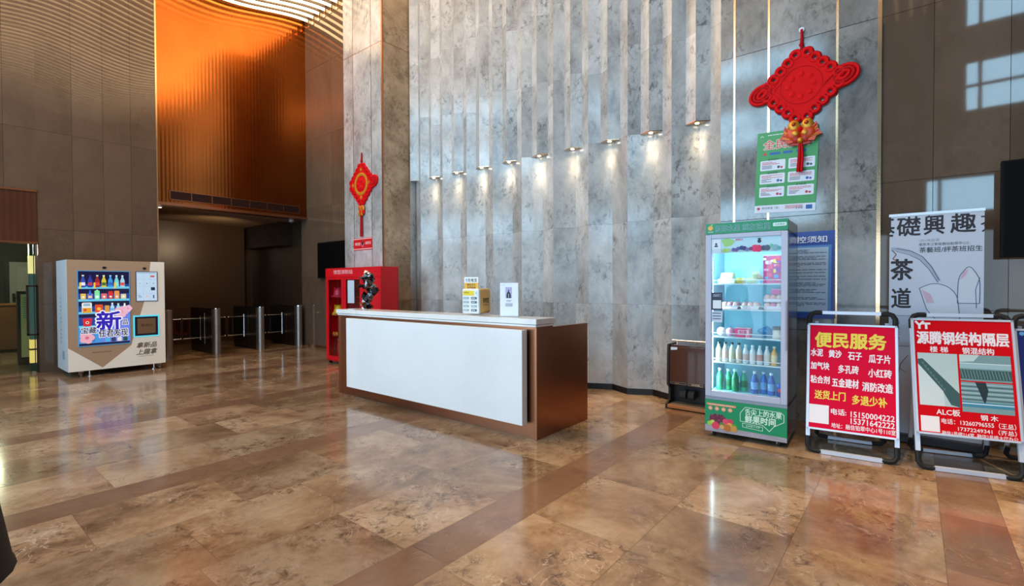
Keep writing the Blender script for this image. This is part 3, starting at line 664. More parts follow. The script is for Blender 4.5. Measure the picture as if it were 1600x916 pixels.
knot('big red Chinese knot hung above the green poster on the brass striped stone', WX-.012, .968, 3.655, .37, .37, True)
knot('small red and gold Chinese knot hung on the pillar over the fire cabinet', 5.6, 8.281, 3.46, .36, .37, False)
mb = MB(); mb.box(5.592, 5.599, 7.976, 8.585, 2.19, 2.425, mat('d21a24', .4)); f = Face(mb, (5.592, 8.585, 2.19), *WEST, .609, .235); wt = mat('f3e6e6', .4)
f.rect(.0, .05, 1, .10, wt); f.rect(0, .88, 1, .93, wt); f.text('微型', .08, .36, .38, .6, wt, 1); f.text('消防站', .64, .32, .94, .56, wt, 1); f.poly([(.46, .34), (.5, .28), (.54, .34), (.56, .5), (.5, .68), (.44, .5)], mat('3a2440', .5), 2); f.line([(.42, .46), (.5, .74), (.58, .46)], .006, wt, 3)
tag(mb.build('red_wall_sign', loc=(5.599, 8.28, 2.3)), 'small red sign with white lettering on the pillar under the small knot', 'sign')
# ------------------------------------------------------------------ posters
gp = MB(); u = Vector((0, -.621, -.034)).normalized(); v = Vector((0, -.033, .911)).normalized()
o0 = Vector((WX-.009, 1.437, 2.314)); gg = mat('3f9a52', .4); gw = mat('dfe4f0', .4); cb = mat('2a5fae', .5); cr = mat('c8324a', .5); ck = mat('3a4a5c', .5)
u = (u - v*u.dot(v)).normalized()
gp.prism([o0, o0+u*.605, o0+u*.605+v*.908, o0+v*.908], (.002, 0, 0), gg)
f = Face(gp, o0, u, v, .605, .908); f.rect(0, .905, 1, 1, gw); f.text('全民反诈', .11, .10, .92, .215, mat('f3ece6', .4), 2, .06); f.text('全民反诈', .11, .10, .92, .215, mat('d2483a', .4), 3, .015)
f.line([(.05, .055), (.08, .04), (.11, .055)], .006, gw); f.scribble(.18, .035, .6, .055, 1, gw)
for x0, x1 in ((.22, .40), (.44, .60), (.66, .82)): f.rrect(x0, .255, x1, .285, .02, cb)
f.disc(.14, .27, .028, cr)
for r in range(3):
    for c in range(2):
        x0, y0 = .07+.47*c, .35+.165*r; f.rrect(x0, y0, x0+.42, y0+.125, .02, gw); f.text(['刷单返利', '虚假贷款', '冒充客服', '投资理财', '冒充公检法', '杀猪盘'][r*2+c], x0+.13, y0-.022, x0+.30, y0+.006, mat('1d3a2c', .5), 2)
        f.scribble(x0+.03, y0+.02, x0+.38, y0+.06, 3, cr, 2, .5); f.scribble(x0+.03, y0+.065, x0+.2, y0+.11, 3, ck, 2, .5)
        f.disc(x0+.31, y0+.09, .025, [ck, cb, cr][r], 2); f.disc(x0+.36, y0+.095, .02, [cr, ck, mat('7a4aa0', .5)][(r+c) % 3], 2)
f.disc(.07, .945, .026, cr, 2); f.text('融信街道（宣）', .13, .925, .42, .955, mat('1d2c4c', .5), 2); f.scribble(.52, .92, .8, .965, 3, cr, 2); f.text('110', .70, .935, .80, .97, mat('2a7a8a', .5), 3, .02); f.rect(.85, .925, .95, .975, cb, 2)
tag(gp.build('fraud_poster', loc=(WX-.009, 1.1, 2.7)), 'green and white notice poster taped to the stone behind the tassel of the big knot', 'poster')
# blue notice board
bp_ = MB(); bl = mat('1d3f9c', .35); lb = mat('4a86cc', .4); pb = mat('a8c4e0', .4); x0 = WX-.07; tilt = .06
P0_, P1_ = Vector((x0, 1.36, 1.13)), Vector((x0, .652, 1.13)); vv = Vector((tilt, 0, .93)).normalized(); Hh = .94
bp_.prism([P0_, P1_, P1_+vv*Hh, P0_+vv*Hh], (.008, 0, 0), bl)
f = Face(bp_, P0_, (0, -1, 0), vv, .708, Hh); f.rect(.04, .16, .96, .93, lb); f.rect(.06, .185, .92, .92, pb, 2)
f.text('疫情防控须知', .08, .055, .90, .13, mat('e6eaf6', .4), 2, .02)
for r in range(9): f.scribble(.1+.0*r, .21+.076*r, .9, .26+.076*r, 3, mat('33507c', .5), 3, .45)
tag(bp_.build('notice_board', loc=(x0, 1.0, 1.13)), 'blue notice board leaning on the wall behind the fridge', 'notice board')
# tea banner on a roll-up stand
t = thing('roll_up_banner', 'pale grey tea class banner with black brush characters before the dark wall', 'banner', (6.0, -.14, 0))
bx = 6.0; mb = MB(); pw = mat('c4c8d6', .45); ik = mat('241a24', .6); mb.box(bx, bx+.004, -.474, .190, .07, 2.155, pw)
f = Face(mb, (bx, .190, .07), *WEST, .664, 2.085)
f.text('基', -.14, .006, .055, .096, ik, 2, .018, (0, 1)); f.text('礎', .085, .012, .345, .098, ik, 2, .018); f.text('興', .385, .012, .60, .096, ik, 2, .018); f.text('趣', .665, .012, .915, .094, ik, 2, .018); f.text('茶', .96, .02, 1.2, .1, ik, 2, 0, (0, 1))
f.text('1对1体验课', .33, .115, .55, .128, mat('8a90a0', .5), 2); f.text('南京市江寧區融信鉑翠中心2-', .33, .133, .86, .146, ik, 2); f.text('茶藝班/評茶班招生', .335, .152, .985, .176, ik, 2, .01)
f.text('茶', .02, .203, .265, .297, ik, 2, .025); f.text('道', .03, .335, .245, .425, ik, 2, .02)
ln = mat('4a5070', .5); pk = mat('cfa8bc', .5); wq = mat('cdd0da', .45)
f.line([(.02, .155), (.12, .158), (.24, .172), (.36, .2), (.45, .24), (.55, .305)], .035, mat('a4acc0', .5), 1); f.line([(.08, .153), (.24, .166), (.37, .193), (.47, .24), (.55, .30)], .006, ln, 2); f.line([(.08, .166), (.22, .182), (.34, .207), (.44, .25), (.54, .31)], .005, ln, 2)
f.line([(.03, .16), (.08, .18), (.04, .2), (.09, .21)], .008, mat('6a4a3a', .5), 2)
def curve_(p, n=5):
    p = [p[0]]+p+[p[-1]]; o = []
    for i in range(1, len(p)-2):
        for k in range(n):
            t_ = k/n; q = [p[i-1+j] for j in range(4)]
            o.append(tuple(.5*(2*q[1][a]+(q[2][a]-q[0][a])*t_+(2*q[0][a]-5*q[1][a]+4*q[2][a]-q[3][a])*t_**2+(3*q[1][a]-q[0][a]-3*q[2][a]+q[3][a])*t_**3) for a in (0, 1)))
    return o+[p[-1]]
def petal(pts, mt, fill): pts = curve_(pts); f.poly(pts, fill, 1); f.line(pts, .006, mt, 2, True)
petal([(.34, .335), (.48, .315), (.62, .325), (.72, .36), (.75, .41), (.75, .5), (.55, .48), (.42, .43)], ln, wq); petal([(.74, .4), (.75, .30), (.80, .262), (.86, .243), (.93, .275), (.96, .31), (.96, .4)], ln, wq)
f.poly([(.76, .30), (.80, .265), (.85, .25), (.82, .28)], pk, 3); f.poly([(.36, .34), (.46, .36), (.5, .40), (.42, .4)], pk, 3); f.line([(.96, .29), (.92, .34), (.93, .42)], .005, ln, 3)
f.rect(.0, .46, 1, .6, mat('b4b8c8', .5), 1); f.line([(0, .46), (1, .46)], .004, ln, 2); f.line([(0, .6), (1, .6)], .004, ln, 2)
for k, c in enumerate('靜雅和清'): f.text(c, .09, .485+.024*k, .125, .502+.024*k, ln, 2)
f.line([(.1, .75), (.14, .68), (.22, .64)], .006, mat('8a5a4a', .5), 2); f.line([(.12, .7), (.2, .72)], .005, mat('8a5a4a', .5), 2)
mb.build('printed_sheet', t)
mb = MB(); mb.box(bx-.09, bx+.1, -.49, .205, .0, .075, mat('1a1a1e', .4)); mb.build('base_case', t, bevel=.012); mb = MB(); mb.tube([(bx+.03, -.14, .07), (bx+.012, -.14, 2.15)], .01, M_ALU); mb.build('support_pole', t); mb = MB(); mb.box(bx-.006, bx+.014, -.478, .194, 2.14, 2.165, M_ALU); mb.build('top_rail', t)

# ------------------------------------------------------------------ drinks fridge
FL, FA = Vector((4.995, 1.602, 0)), math.radians(-87.2)
fr_ = thing('display_fridge', 'tall glass fronted display fridge with green header and lit shelves of fruit and drinks', 'fridge', FL, FA, world=False)
FW, FD = .716, .66; lin = mat('9ce0f4', .45); sid = mat('4a4852', .18, coat=.4); frm = mat('b6bcd2', .35); GN = mat('0c8c5c', .35)
mb = MB()
mb.box(0, .03, .05, FD, .36, 2.0, sid); mb.box(FW-.03, FW, .05, FD, .36, 2.0, sid); mb.box(0, FW, FD-.03, FD, .06, 2.09, sid); mb.box(0, FW, .04, FD, 1.955, 2.09, sid); mb.box(0, FW, .03, FD, .06, .40, sid)
mb.build('body', fr_, bevel=.004)
mb = MB(); mb.box(.03, .034, .05, FD-.03, .40, 1.955, lin); mb.box(FW-.034, FW-.03, .05, FD-.03, .40, 1.955, lin); mb.box(.034, FW-.034, FD-.036, FD-.03, .40, 1.955, lin); mb.box(.034, FW-.034, .05, FD-.036, 1.945, 1.955, lin); mb.box(.034, FW-.034, .05, FD-.036, .40, .445, lin); mb.build('lining', fr_)
mb = MB(); g0, g1 = .055, .662
mb.box(0, g0, 0, .045, .40, 1.985, frm); mb.box(g1, FW, 0, .045, .40, 1.985, frm); mb.box(g0, g1, 0, .045, .40, .455, frm); mb.box(g0, g1, 0, .045, 1.945, 1.985, frm); dr_ = mb.build('door', fr_, bevel=.004)
mb = MB(); mb.box(g0, g1, .012, .017, .455, 1.945, M_GLASS); mb.build('pane', dr_)
mb = MB(); mb.box(FW-.02, FW-.004, -.012, .0, .9, 1.35, mat('9aa0b4', .3)); mb.build('handle_grip', dr_, bevel=.003)
mb = MB(); f = Face(mb, (g0, .0115, 1.80), (1, 0, 0), (0, 0, 1), g1-g0, .145)
def fm(h): return mat(h, .5)
f.rect(0, 0, 1, 1, fm('b4dcec'), 1); f.poly([(.14, .1), (.25, .0), (.36, .2), (.3, .5), (.2, .6)], fm('9ccf7c'), 2); f.rect(0, .72, 1, .95, fm('9cc4c8'), 2); f.text('鲜果时光', .36, .07, .47, .2, fm('e0405a'), 3, .02)
for x, y, r, c in [(.33, .78, .03, '5a5aa0'), (.37, .8, .03, '6a4a9a'), (.40, .72, .03, '4a5a9c'), (.45, .68, .035, '2a3a7c'), (.49, .72, .035, '30306c'), (.53, .8, .03, '6a6ab0'), (.64, .74, .055, 'e02c6a'), (.69, .76, .055, 'd8245c'), (.76, .74, .04, '3a4a6a'), (.81, .74, .045, '4a5878'), (.87, .62, .03, '6ac0a0'), (.92, .76, .05, '7ab0c0'), (.97, .78, .03, '5aa0b0'), (.2, .82, .035, '9ac860'), (.25, .78, .03, 'b0d070'), (.58, .76, .03, '7a3a6a')]: f.disc(x, y, r, fm(c), 3)
f.disc(.70, .3, .028, fm('26284a'), 3); f.disc(.70, .16, .02, fm('26284a'), 3); f.poly([(.66, .12), (.70, .08), (.74, .12), (.70, .14)], fm('3a5a4a'), 4)
f.rect(.0, .03, .14, .7, fm('dfeaf2'), 4); f.disc(.07, .36, .018, fm('33405a'), 5); f.poly([(.04, .56), (.05, .44), (.09, .44), (.10, .56)], fm('33405a'), 5); f.rect(0, .72, .14, 1, fm('c8dce8'), 4)
mb.build('fruit_sticker', dr_)
mb = MB(); f = Face(mb, (g0, .0112, 1.13), (1, 0, 0), (0, 0, 1), .1, .29); f.rect(0, 0, 1, .60, fm('27304c')); f.text('扫码开门', .15, .05, .85, .15, fm('cfd8ea'), 2); f.rect(.12, .26, .9, .54, fm('dfe8ee'), 2); f.rect(.02, .64, 1, 1, fm('c4d4e4'), 1); f.scribble(.12, .68, .9, .96, 3, fm('4a5a7a'), 2, .4); mb.build('scan_sticker', dr_)
mb = MB(); f = Face(mb, (0, -.0005, 1.99), (1, 0, 0), (0, 0, 1), FW, .103); mb.box(0, FW, 0, .06, 1.99, 2.093, GN)
f.text('新鲜水果', .13, .22, .44, .82, mat('8fd4c4', .4), 2, .035); f.text('就在这里', .47, .22, .80, .82, mat('8fd4c4', .4), 2, .035); f.text('新鲜水果', .13, .22, .44, .82, mat('24545e', .4), 3); f.text('就在这里', .47, .22, .80, .82, mat('24545e', .4), 3)
f.rrect(.83, .3, .985, .62, .012, mat('cfeeea', .4), 2); f.text('生鲜果蔬', .85, .38, .965, .55, mat('1a8a6a', .4), 3)
f.disc(.065, .42, .033, mat('f0b04a', .4), 2); f.poly([(.06, .2), (.085, .05), (.10, .12), (.075, .25)], mat('8ad06a', .4), 3); f.text('鲜果园', .035, .72, .10, .86, mat('e8f4e0', .4), 2)
mb.build('header_sign', fr_)
mb = MB(); mb.box(0, FW, 0, .03, .055, .365, GN); mb.box(0, FW, .004, .03, .367, .40, mat('8a98a8', .3)); f = Face(mb, (0, -.0005, .055), (1, 0, 0), (0, 0, 1), FW, .31)
wood = mat('a8a0ac', .5); f.poly([(0, .80), (.25, .82), (.45, .84), (1, .86), (1, 1), (0, 1)], wood, 1)
for k in range(16): x = k/15; f.line([(.35+.5*x*.9, .86), (-.1+1.25*x, .995)] if 0 < -.1+1.25*x < 1 else [(.35+.45*x, .86), (max(.0, min(1, -.1+1.25*x)), .97)], .002, mat('8a828e', .5), 2)
f.rrect(.02, .105, .40, .175, .015, mat('d8926a', .4), 2); f.text('精选果园 新鲜直达 品质保证', .05, .12, .37, .16, mat('f6ece0', .4), 3)
for k, c in enumerate('品质保证'): f.disc(.07+.085*k, .265, .028, mat('e8a07a', .4), 2); f.text(c, .055+.085*k, .24, .085+.085*k, .29, mat('f6f0e8', .4), 3)
nl = mat('d6f4e4', .4); f.line([(.45, .30), (.51, .105), (.93, .13), (.965, .20), (.965, .41), (.85, .58), (.80, .74), (.72, .58), (.45, .55)], .005, nl, 2, True)
f.text('舌尖上的水果', .51, .14, .94, .33, nl, 3, .02); f.text('鲜果时间', .51, .34, .87, .56, nl, 3, .03); f.line([(.48, .60), (.72, .64), (.72, .76), (.48, .72)], .004, nl, 2, True); f.text('新鲜果汁水果', .52, .645, .69, .70, nl, 3)
fr2 = [(.11, .62, .05, '8a2a4a')]
for i in range(34): a = i*2.4; q = .012*math.sqrt(i)*1.3; f.disc(.165+q*math.cos(a)*1.2, .60+q*math.sin(a)*1.7, .018, mat('6a1f3c' if i % 3 else '8c3a58', .35), 3+i % 3)
for x, y, r, c in [(.06, .75, .032, '9ac84a'), (.10, .70, .03, 'b8d060'), (.14, .80, .05, 'e0405c'), (.27, .64, .042, 'e2486a'), (.33, .62, .035, 'd83a58'), (.26, .78, .045, 'e0505c'), (.32, .75, .04, 'e8a04a'), (.38, .74, .035, '4a9a3a'), (.22, .74, .03, '4a8a3a'), (.37, .83, .045, 'c8934a'), (.29, .83, .05, 'b87038'), (.22, .82, .03, 'd8a868')]: f.disc(x, y, r, mat(c, .35), 7)
mb.build('base_panel', fr_)
for i, z in enumerate((1.495, 1.245, .975, .722)):
    mb = MB(); mb.box(.04, FW-.04, .06, FD-.05, z, z+.008, mat('cfe8f2', .3)); mb.tube([(.05, .062, z+.008), (FW-.05, .062, z+.008)], .005, mat('e8f4fa', .3), 6); mb.tube([(.05, .062, z+.045), (FW-.05, .062, z+.045)], .004, mat('e8f4fa', .3), 6)
    for x in (.05, .36, FW-.05): mb.tube([(x, .062, z+.008), (x, .062, z+.045)], .003, mat('e8f4fa', .3), 5)
    mb.build('shelf', fr_)
M_FLED = glow('fridge_led', (.66, .93, 1), 85.0)
mb = MB(); mb.box(.036, .052, .055, .07, .47, 1.80, M_FLED); mb.build('led_strip', fr_)
mb = MB(); mb.box(.1, FW-.1, .07, .09, 1.93, 1.945, M_FLED); mb.build('led_strip', fr_)
for i, x in enumerate((.07, FW-.07)):
    for y in (.06, FD-.08):
        mb = MB(); mb.tube([(x-.012, y, .026), (x+.012, y, .026)], .026, M_RUBBER, 14); mb.box(x-.02, x+.02, y-.02, y+.02, .045, .062, M_STEEL); mb.box(x-.022, x-.016, y-.015, y+.015, .02, .055, M_STEEL); mb.build('caster', fr_)
FM = Matrix.Translation(FL) @ Matrix.Rotation(FA, 4, 'Z')
def in_fridge(x, y, z): return FM @ Vector((x, y, z))
def fthing(name, label, cat, x, y, z, group=None, rz=0): return thing(name, label, cat, in_fridge(x, y, z), FA+rz, group, world=False)
# top shelf
t = fthing('fruit_box', 'white and green packet of fruit at the left of the top fridge shelf', 'packet', .17, .22, 1.505); mb = MB(); mb.box(-.09, .07, -.08, .08, 0, .05, mat('e4ecc8', .5)); mb.build('tray', t, bevel=.01)
mb = MB(); mb.prism([(-.07, -.08, .05), (.05, -.08, .05), (.05, -.06, .11), (-.06, -.06, .11)], (0, .12, 0), mat('d6e8b0', .4)); f = Face(mb, (-.065, -.0815, .05), (1, 0, 0), (0, .2, 1), .11, .06); f.rect(.1, .3, .9, .6, mat('e8f0f0', .4)); f.disc(.7, .7, .1, mat('e0b040', .4), 2); mb.build('lid', t, bevel=.008)
mb = MB(); mb.ball((.09, -.02, .03), .03, mat('e8c04a', .4), 10); mb.ball((.115, .04, .03), .03, mat('e8b84a', .4), 10); mb.build('citrus', t, True)
t = fthing('fruit_bag', 'clear bag of yellow fruit in the middle of the top fridge shelf', 'bag', .39, .24, 1.507); mb = MB(); rr = random.Random(3)
for k in range(12): mb.ball((rr.uniform(-.05, .05), rr.uniform(-.05, .05), .028+.03*(k//5)), .03, mat('d8c06a' if k % 2 else 'c8d080', .45), 8)
mb.build('fruit', t, True); mb = MB(); mb.prism([(-.075, -.08, 0), (.075, -.08, 0), (.065, -.07, .16), (-.06, -.07, .17)], (0, .15, 0), glass_mat('plastic_bag', (.9, .95, .95), .5, .2, .12)); mb.build('bag_film', t, bevel=.01)
t = fthing('gift_carton', 'tall pink and red printed carton at the right of the top fridge shelf', 'carton', .575, .22, 1.505); mb = MB(); mb.box(-.085, .085, -.07, .09, 0, .27, mat('c03a6a', .45)); f = Face(mb, (-.085, -.0705, 0), (1, 0, 0), (0, 0, 1), .17, .27); rr = random.Random(9)
for k in range(22): f.rrect(*(lambda x, y: (x, y, x+rr.uniform(.12, .3), y+rr.uniform(.06, .14)))(rr.uniform(0, .7), rr.uniform(0, .85)), .02, mat(rr.choice(['e84a6a', 'f0e4e8', 'c8306a', '4a9ac8', 'e8a0c0', '8a3aa0', 'f2c84a', 'e03040']), .45), 1+k % 4)
mb.build('carton_box', t); mb = MB(); mb.box(-.086, .086, -.071, .091, .262, .272, mat('e4b8cc', .4)); mb.build('flap', t)
# second shelf: trays of peaches
def tray(label, x, z, col, lid=None):
    t = fthing('peach_tray', label, 'tray', x, .22, z, 'wrapped peach trays'); mb = MB(); mb.prism([(-.075, -.08, 0), (.075, -.08, 0), (.085, -.08, .03), (-.085, -.08, .03)], (0, .16, 0), mat('f0dce4', .5)); mb.build('tray_base', t, bevel=.004)
    mb = MB()
    for i in range(3):
        for j in range(2): mb.ball((-.052+.052*i, -.04+.07*j, .042), .032, mat(col if (i+j) % 2 else 'f0c8c0', .5), 10)
    mb.build('peaches', t, True)
    return t
tray('pink peach tray at the left of the second fridge shelf', .19, 1.255, 'f0a0b8'); tray('second pale pink tray beside the left peach tray on the second fridge shelf', .375, 1.255, 'f0c0b8')
tray('lower pink peach tray at the right of the second fridge shelf', .575, 1.255, 'e88aa8'); tray('upper pale peach tray stacked at the right of the second fridge shelf', .575, 1.33, 'f0b0a8')
t = fthing('pink_punnet', 'small bright pink punnet on top of the stacked peach trays', 'punnet', .60, .21, 1.405); mb = MB(); mb.box(-.04, .04, -.05, .05, 0, .045, mat('ee5a9a', .4)); mb.build('tub', t, bevel=.006); mb = MB(); mb.box(-.043, .043, -.053, .053, .04, .05, mat('f8a0c8', .3)); mb.build('lid', t)
# third shelf
for i, (x, c, l) in enumerate(((.115, 'e8d8d8', 'pale white peach'), (.20, 'e8a0b8', 'rosy pink peach'))):
    t = fthing('peach', l+' at the left of the third fridge shelf', 'peach', x, .15, .985, 'loose peaches'); mb = MB(); mb.ball((0, 0, .045), .045, mat(c, .6), 14, (1, 1, .95)); mb.build('flesh', t, True); mb = MB(); mb.tube([(0, 0, .085), (.004, 0, .097)], .004, mat('5a4a2a', .7), 5); mb.build('stem', t)
t = fthing('pink_carton', 'pink printed drink carton beside the peaches on the third fridge shelf', 'carton', .315, .17, .985); mb = MB(); mb.box(-.07, .07, -.05, .05, 0, .085, mat('d83a6c', .45)); f = Face(mb, (-.07, -.0505, 0), (1, 0, 0), (0, 0, 1), .14, .085); f.rect(.2, .15, .9, .75, mat('f0b8cc', .45)); f.text('鲜果', .3, .25, .8, .65, mat('c82a5a', .45), 2, .01); mb.build('carton_box', t, bevel=.004); mb = MB(); mb.box(-.071, .071, -.051, .051, .084, .09, mat('f0c8d8', .4)); mb.build('flap', t)
t = fthing('blue_bag', 'blue plastic bag lying at the right of the third fridge shelf', 'bag', .52, .24, .985); mb = MB(); crag((0, 0, .05), .1, .08, .06, mat('3a8ab8', .4), mb, 30, 77); mb.build('pouch', t); mb = MB(); crag((.09, 0, .09), .03, .02, .03, mat('2a6a94', .4), mb, 12, 78); mb.build('knot', t)
t = fthing('glass_jar', 'round jar with a dark lid at the right end of the third fridge shelf', 'jar', .62, .13, .985); mb = MB(); mb.lathe([(.035, 0), (.045, .01), (.045, .075), (.035, .09)], (0, 0, 0), mat('cfc4b8', .2), 16); mb.build('jar_body', t, True); mb = MB(); mb.lathe([(.047, .088), (.047, .112), (.042, .116)], (0, 0, 0), mat('3a3440', .4), 16); mb.build('lid', t, True)
# fourth shelf: row of bottles
def bottle(name, label, x, y, z, h, r, col, cap, band, group, deco=None):
    t = fthing(name, label, 'bottle', x, y, z, group); mb = MB(); mb.lathe([(r*.9, 0), (r, .008), (r, h*.58), (r*.9, h*.66), (r*.42, h*.84), (r*.4, h*.92)], (0, 0, 0), mat(col, .25), 14); mb.build('bottle_body', t, True)
    mb = MB(); mb.lathe([(r*.5, h*.9), (r*.5, h*.99), (r*.45, h)], (0, 0, 0), mat(cap, .4), 12); mb.build('cap', t, True)
    mb = MB(); mb.lathe([(r*1.01, h*.2), (r*1.01, h*.52)], (0, 0, 0), mat(band, .4), 14); mb.build('wrapper', t, True)
    return t
ords = ['first', 'second', 'third', 'fourth', 'fifth', 'sixth', 'seventh', 'eighth', 'ninth']
cols = [('e4e4cc', '2c3434', 'd8d0b4'), ('ead4c8', '2c3434', 'e8b8a4'), ('e4e4d4', '2c3434', 'dce0b8'), ('ecdccc', '343c34', 'e8c8b0'), ('e0e8ec', 'e8f0f4', 'd8b8b0'), ('e4ecf0', 'e8f0f4', 'e8e0dc'), ('dce8ee', 'e8f0f4', 'c88a80'), ('e4e8ec', 'e8f0f4', 'e0d8d0'), ('f0b060', 'f8f0e0', 'f4d8a8')]
for i, (c, k, b) in enumerate(cols): bottle('juice_bottle', ords[i]+' bottle from the left in the pale row on the fourth fridge shelf', .095+.062*i, .13, .7325, .195 if i < 4 else .18, .028, c, k, b, 'pale bottles on the fourth fridge shelf')
gcol = ['2f9a68', '3aa878', '2a8a5c', '4ab48c']
for i in range(4): bottle('green_bottle', ords[i]+' green bottle from the left on the fridge floor', .10+.072*i, .15+.04*(i % 2), .446, .215-.01*(i % 2), .033, gcol[i], 'd8efe4', '1f7a50', 'green bottles on the fridge floor')
bcol = ['2a5aa8', '3a78c8', '2c62b4']
for i in range(3): bottle('blue_bottle', ords[i]+' blue bottle from the left on the fridge floor', .42+.072*i, .15+.04*(i % 2), .446, .21, .033, bcol[i], 'dce8f4', '7ab0e0', 'blue bottles on the fridge floor')
t = fthing('soda_can', 'blue can with a red disc at the right end of the fridge floor', 'can', .643, .12, .446); mb = MB(); mb.lathe([(.026, 0), (.03, .008), (.03, .11), (.026, .12)], (0, 0, 0), mat('1f3f9c', .25, .3), 14); mb.build('can_body', t, True); mb = MB(); mb.ball((0, -.029, .06), .018, mat('d83a3a', .4), 10, (1, .15, 1)); mb.build('emblem', t, True)
# ------------------------------------------------------------------ A-frame signs
def aframe(label, loc, rz, w, zb, zt, pw, draw, board):
    """local x to the viewer's right, y away from the viewer; the front legs lean back to meet the rear legs at the handle"""
    t = thing('folding_sign', label, 'sign', loc, rz, 'A-frame signs standing by the wall', world=False)
    Hh, lean, back, h = 1.235, .27, .52, w/2
    def F(z): return lean*z/Hh
    rod = mat('d4dcec', .3, .2)
    for s in (-1, 1):
        mb = MB(); x = s*h; mb.prism([(x-.016, F(.1)-.012, .1), (x+.016, F(.1)-.012, .1), (x+.016, F(.1)+.012, .1), (x-.016, F(.1)+.012, .1)], (0, F(1.15)-F(.1), 1.05), rod); mb.build('leg', t)
        mb = MB(); x = s*(h-.055); y0 = lean+.03; mb.prism([(x-.013, back-.012, .07), (x+.013, back-.012, .07), (x+.013, back+.012, .07), (x-.013, back+.012, .07)], (0, y0-back+.02, 1.08), rod); mb.build('leg', t)
        mb = MB(); x = s*h; mb.tube([(x, F(.14), .14), (x, F(.06), .06), (x-s*.02, F(.03), .028), (x-s*.05, F(.02), .02), (x-s*.10, F(.02), .02)], .021, M_RUBBER, 8); mb.build('corner_joint', t, True)
        mb = MB(); mb.tube([(x, F(1.12), 1.12), (x, F(1.19), 1.19), (x-s*.02, F(1.22), 1.225), (x-s*.05, F(1.235), 1.235), (x-s*.10, F(1.235), 1.235)], .021, M_RUBBER, 8); mb.build('corner_joint', t, True)
        x = s*(h-.055); mb = MB(); mb.tube([(x, back-.03, .12), (x, back, .05), (x-s*.02, back, .026), (x-s*.09, back, .02)], .019, M_RUBBER, 8); mb.build('corner_joint', t, True)
    mb = MB(); mb.box(-h+.09, h-.09, F(.02)-.014, F(.02)+.014, .003, .036, rod); mb.build('foot_bar', t)
    mb = MB(); mb.box(-h+.09, h-.09, F(1.235)-.014, F(1.235)+.014, 1.222, 1.25, rod); mb.build('handle_bar', t)
    mb = MB(); mb.box(-h+.14, h-.14, back-.012, back+.012, .006, .032, rod); mb.build('foot_bar', t)
    vv = Vector((0, lean, Hh)).normalized(); nn = Vector((1, 0, 0)).cross(vv); Hp = (zt-zb)*math.hypot(lean, Hh)/Hh; o = Vector((-pw/2, F(zb), zb))+nn*.018
    mb = MB(); mb.prism([o, o+Vector((pw, 0, 0)), o+Vector((pw, 0, 0))+vv*Hp, o+vv*Hp], nn*.012, board); p = mb.build('sign_board', t)
    mb = MB(); q = o+nn*.0122
    for a, b, c, d in ((0, pw, 0, .016), (0, pw, Hp-.016, Hp), (0, .016, 0, Hp), (pw-.016, pw, 0, Hp)):
        k = q+Vector((a, 0, 0))+vv*c; mb.prism([k, k+Vector((b-a, 0, 0)), k+Vector((b-a, 0, 0))+vv*(d-c), k+vv*(d-c)], nn*.006, rod)
    mb.build('edge_frame', p)
    mb = MB(); draw(Face(mb, q, (1, 0, 0), vv, pw, Hp)); mb.build('printed_sheet', p)
    return t
SY = mat('f5d83a', .4); SW = mat('f6eef2', .4); SR = mat('e0143c', .6, spec=.04); SR2 = mat('d8101c', .6, spec=.04)
def draw1(f):
    f.rect(.0, .0, 1, 1, SR)
    f.text('便民服务', .09, .085, .88, .225, SY, 2, .035)
    for s, a, b, y0, y1 in (('水泥', .04, .18, .245, .315), ('黄沙', .25, .395, .25, .32), ('石子', .47, .62, .26, .33), ('瓜子片', .695, .925, .27, .345), ('加气块', .04, .255, .37, .44), ('多孔砖', .36, .585, .385, .46), ('小红砖', .69, .935, .40, .475), ('粘合剂', .04, .26, .50, .57), ('五金建材', .29, .585, .51, .59), ('消防改造', .625, .945, .525, .605)): f.text(s, a, y0, b, y1, SW, 2, .025)
    f.text('送货上门', .09, .635, .44, .715, SY, 2, .025); f.text('多退少补', .515, .65, .885, .735, SY, 2, .025)
    f.rect(.025, .77, .255, .94, SW, 2)
    f.text('电话:', .28, .79, .45, .845, SW, 2, .02); f.text('15150004222', .50, .80, .96, .85, SW, 2, .02); f.text('15371642222', .50, .86, .96, .91, SW, 2, .02); f.text('地址：融信铂翠中心1号110室', .285, .92, .97, .965, SW, 2, .01)
A1 = aframe('red sign with big yellow characters on a white folding stand beside the fridge', (5.108, .415, 0), math.atan2(-.64, .065), .635, .20, 1.13, .655, draw1, mat('e8ecf4', .35))
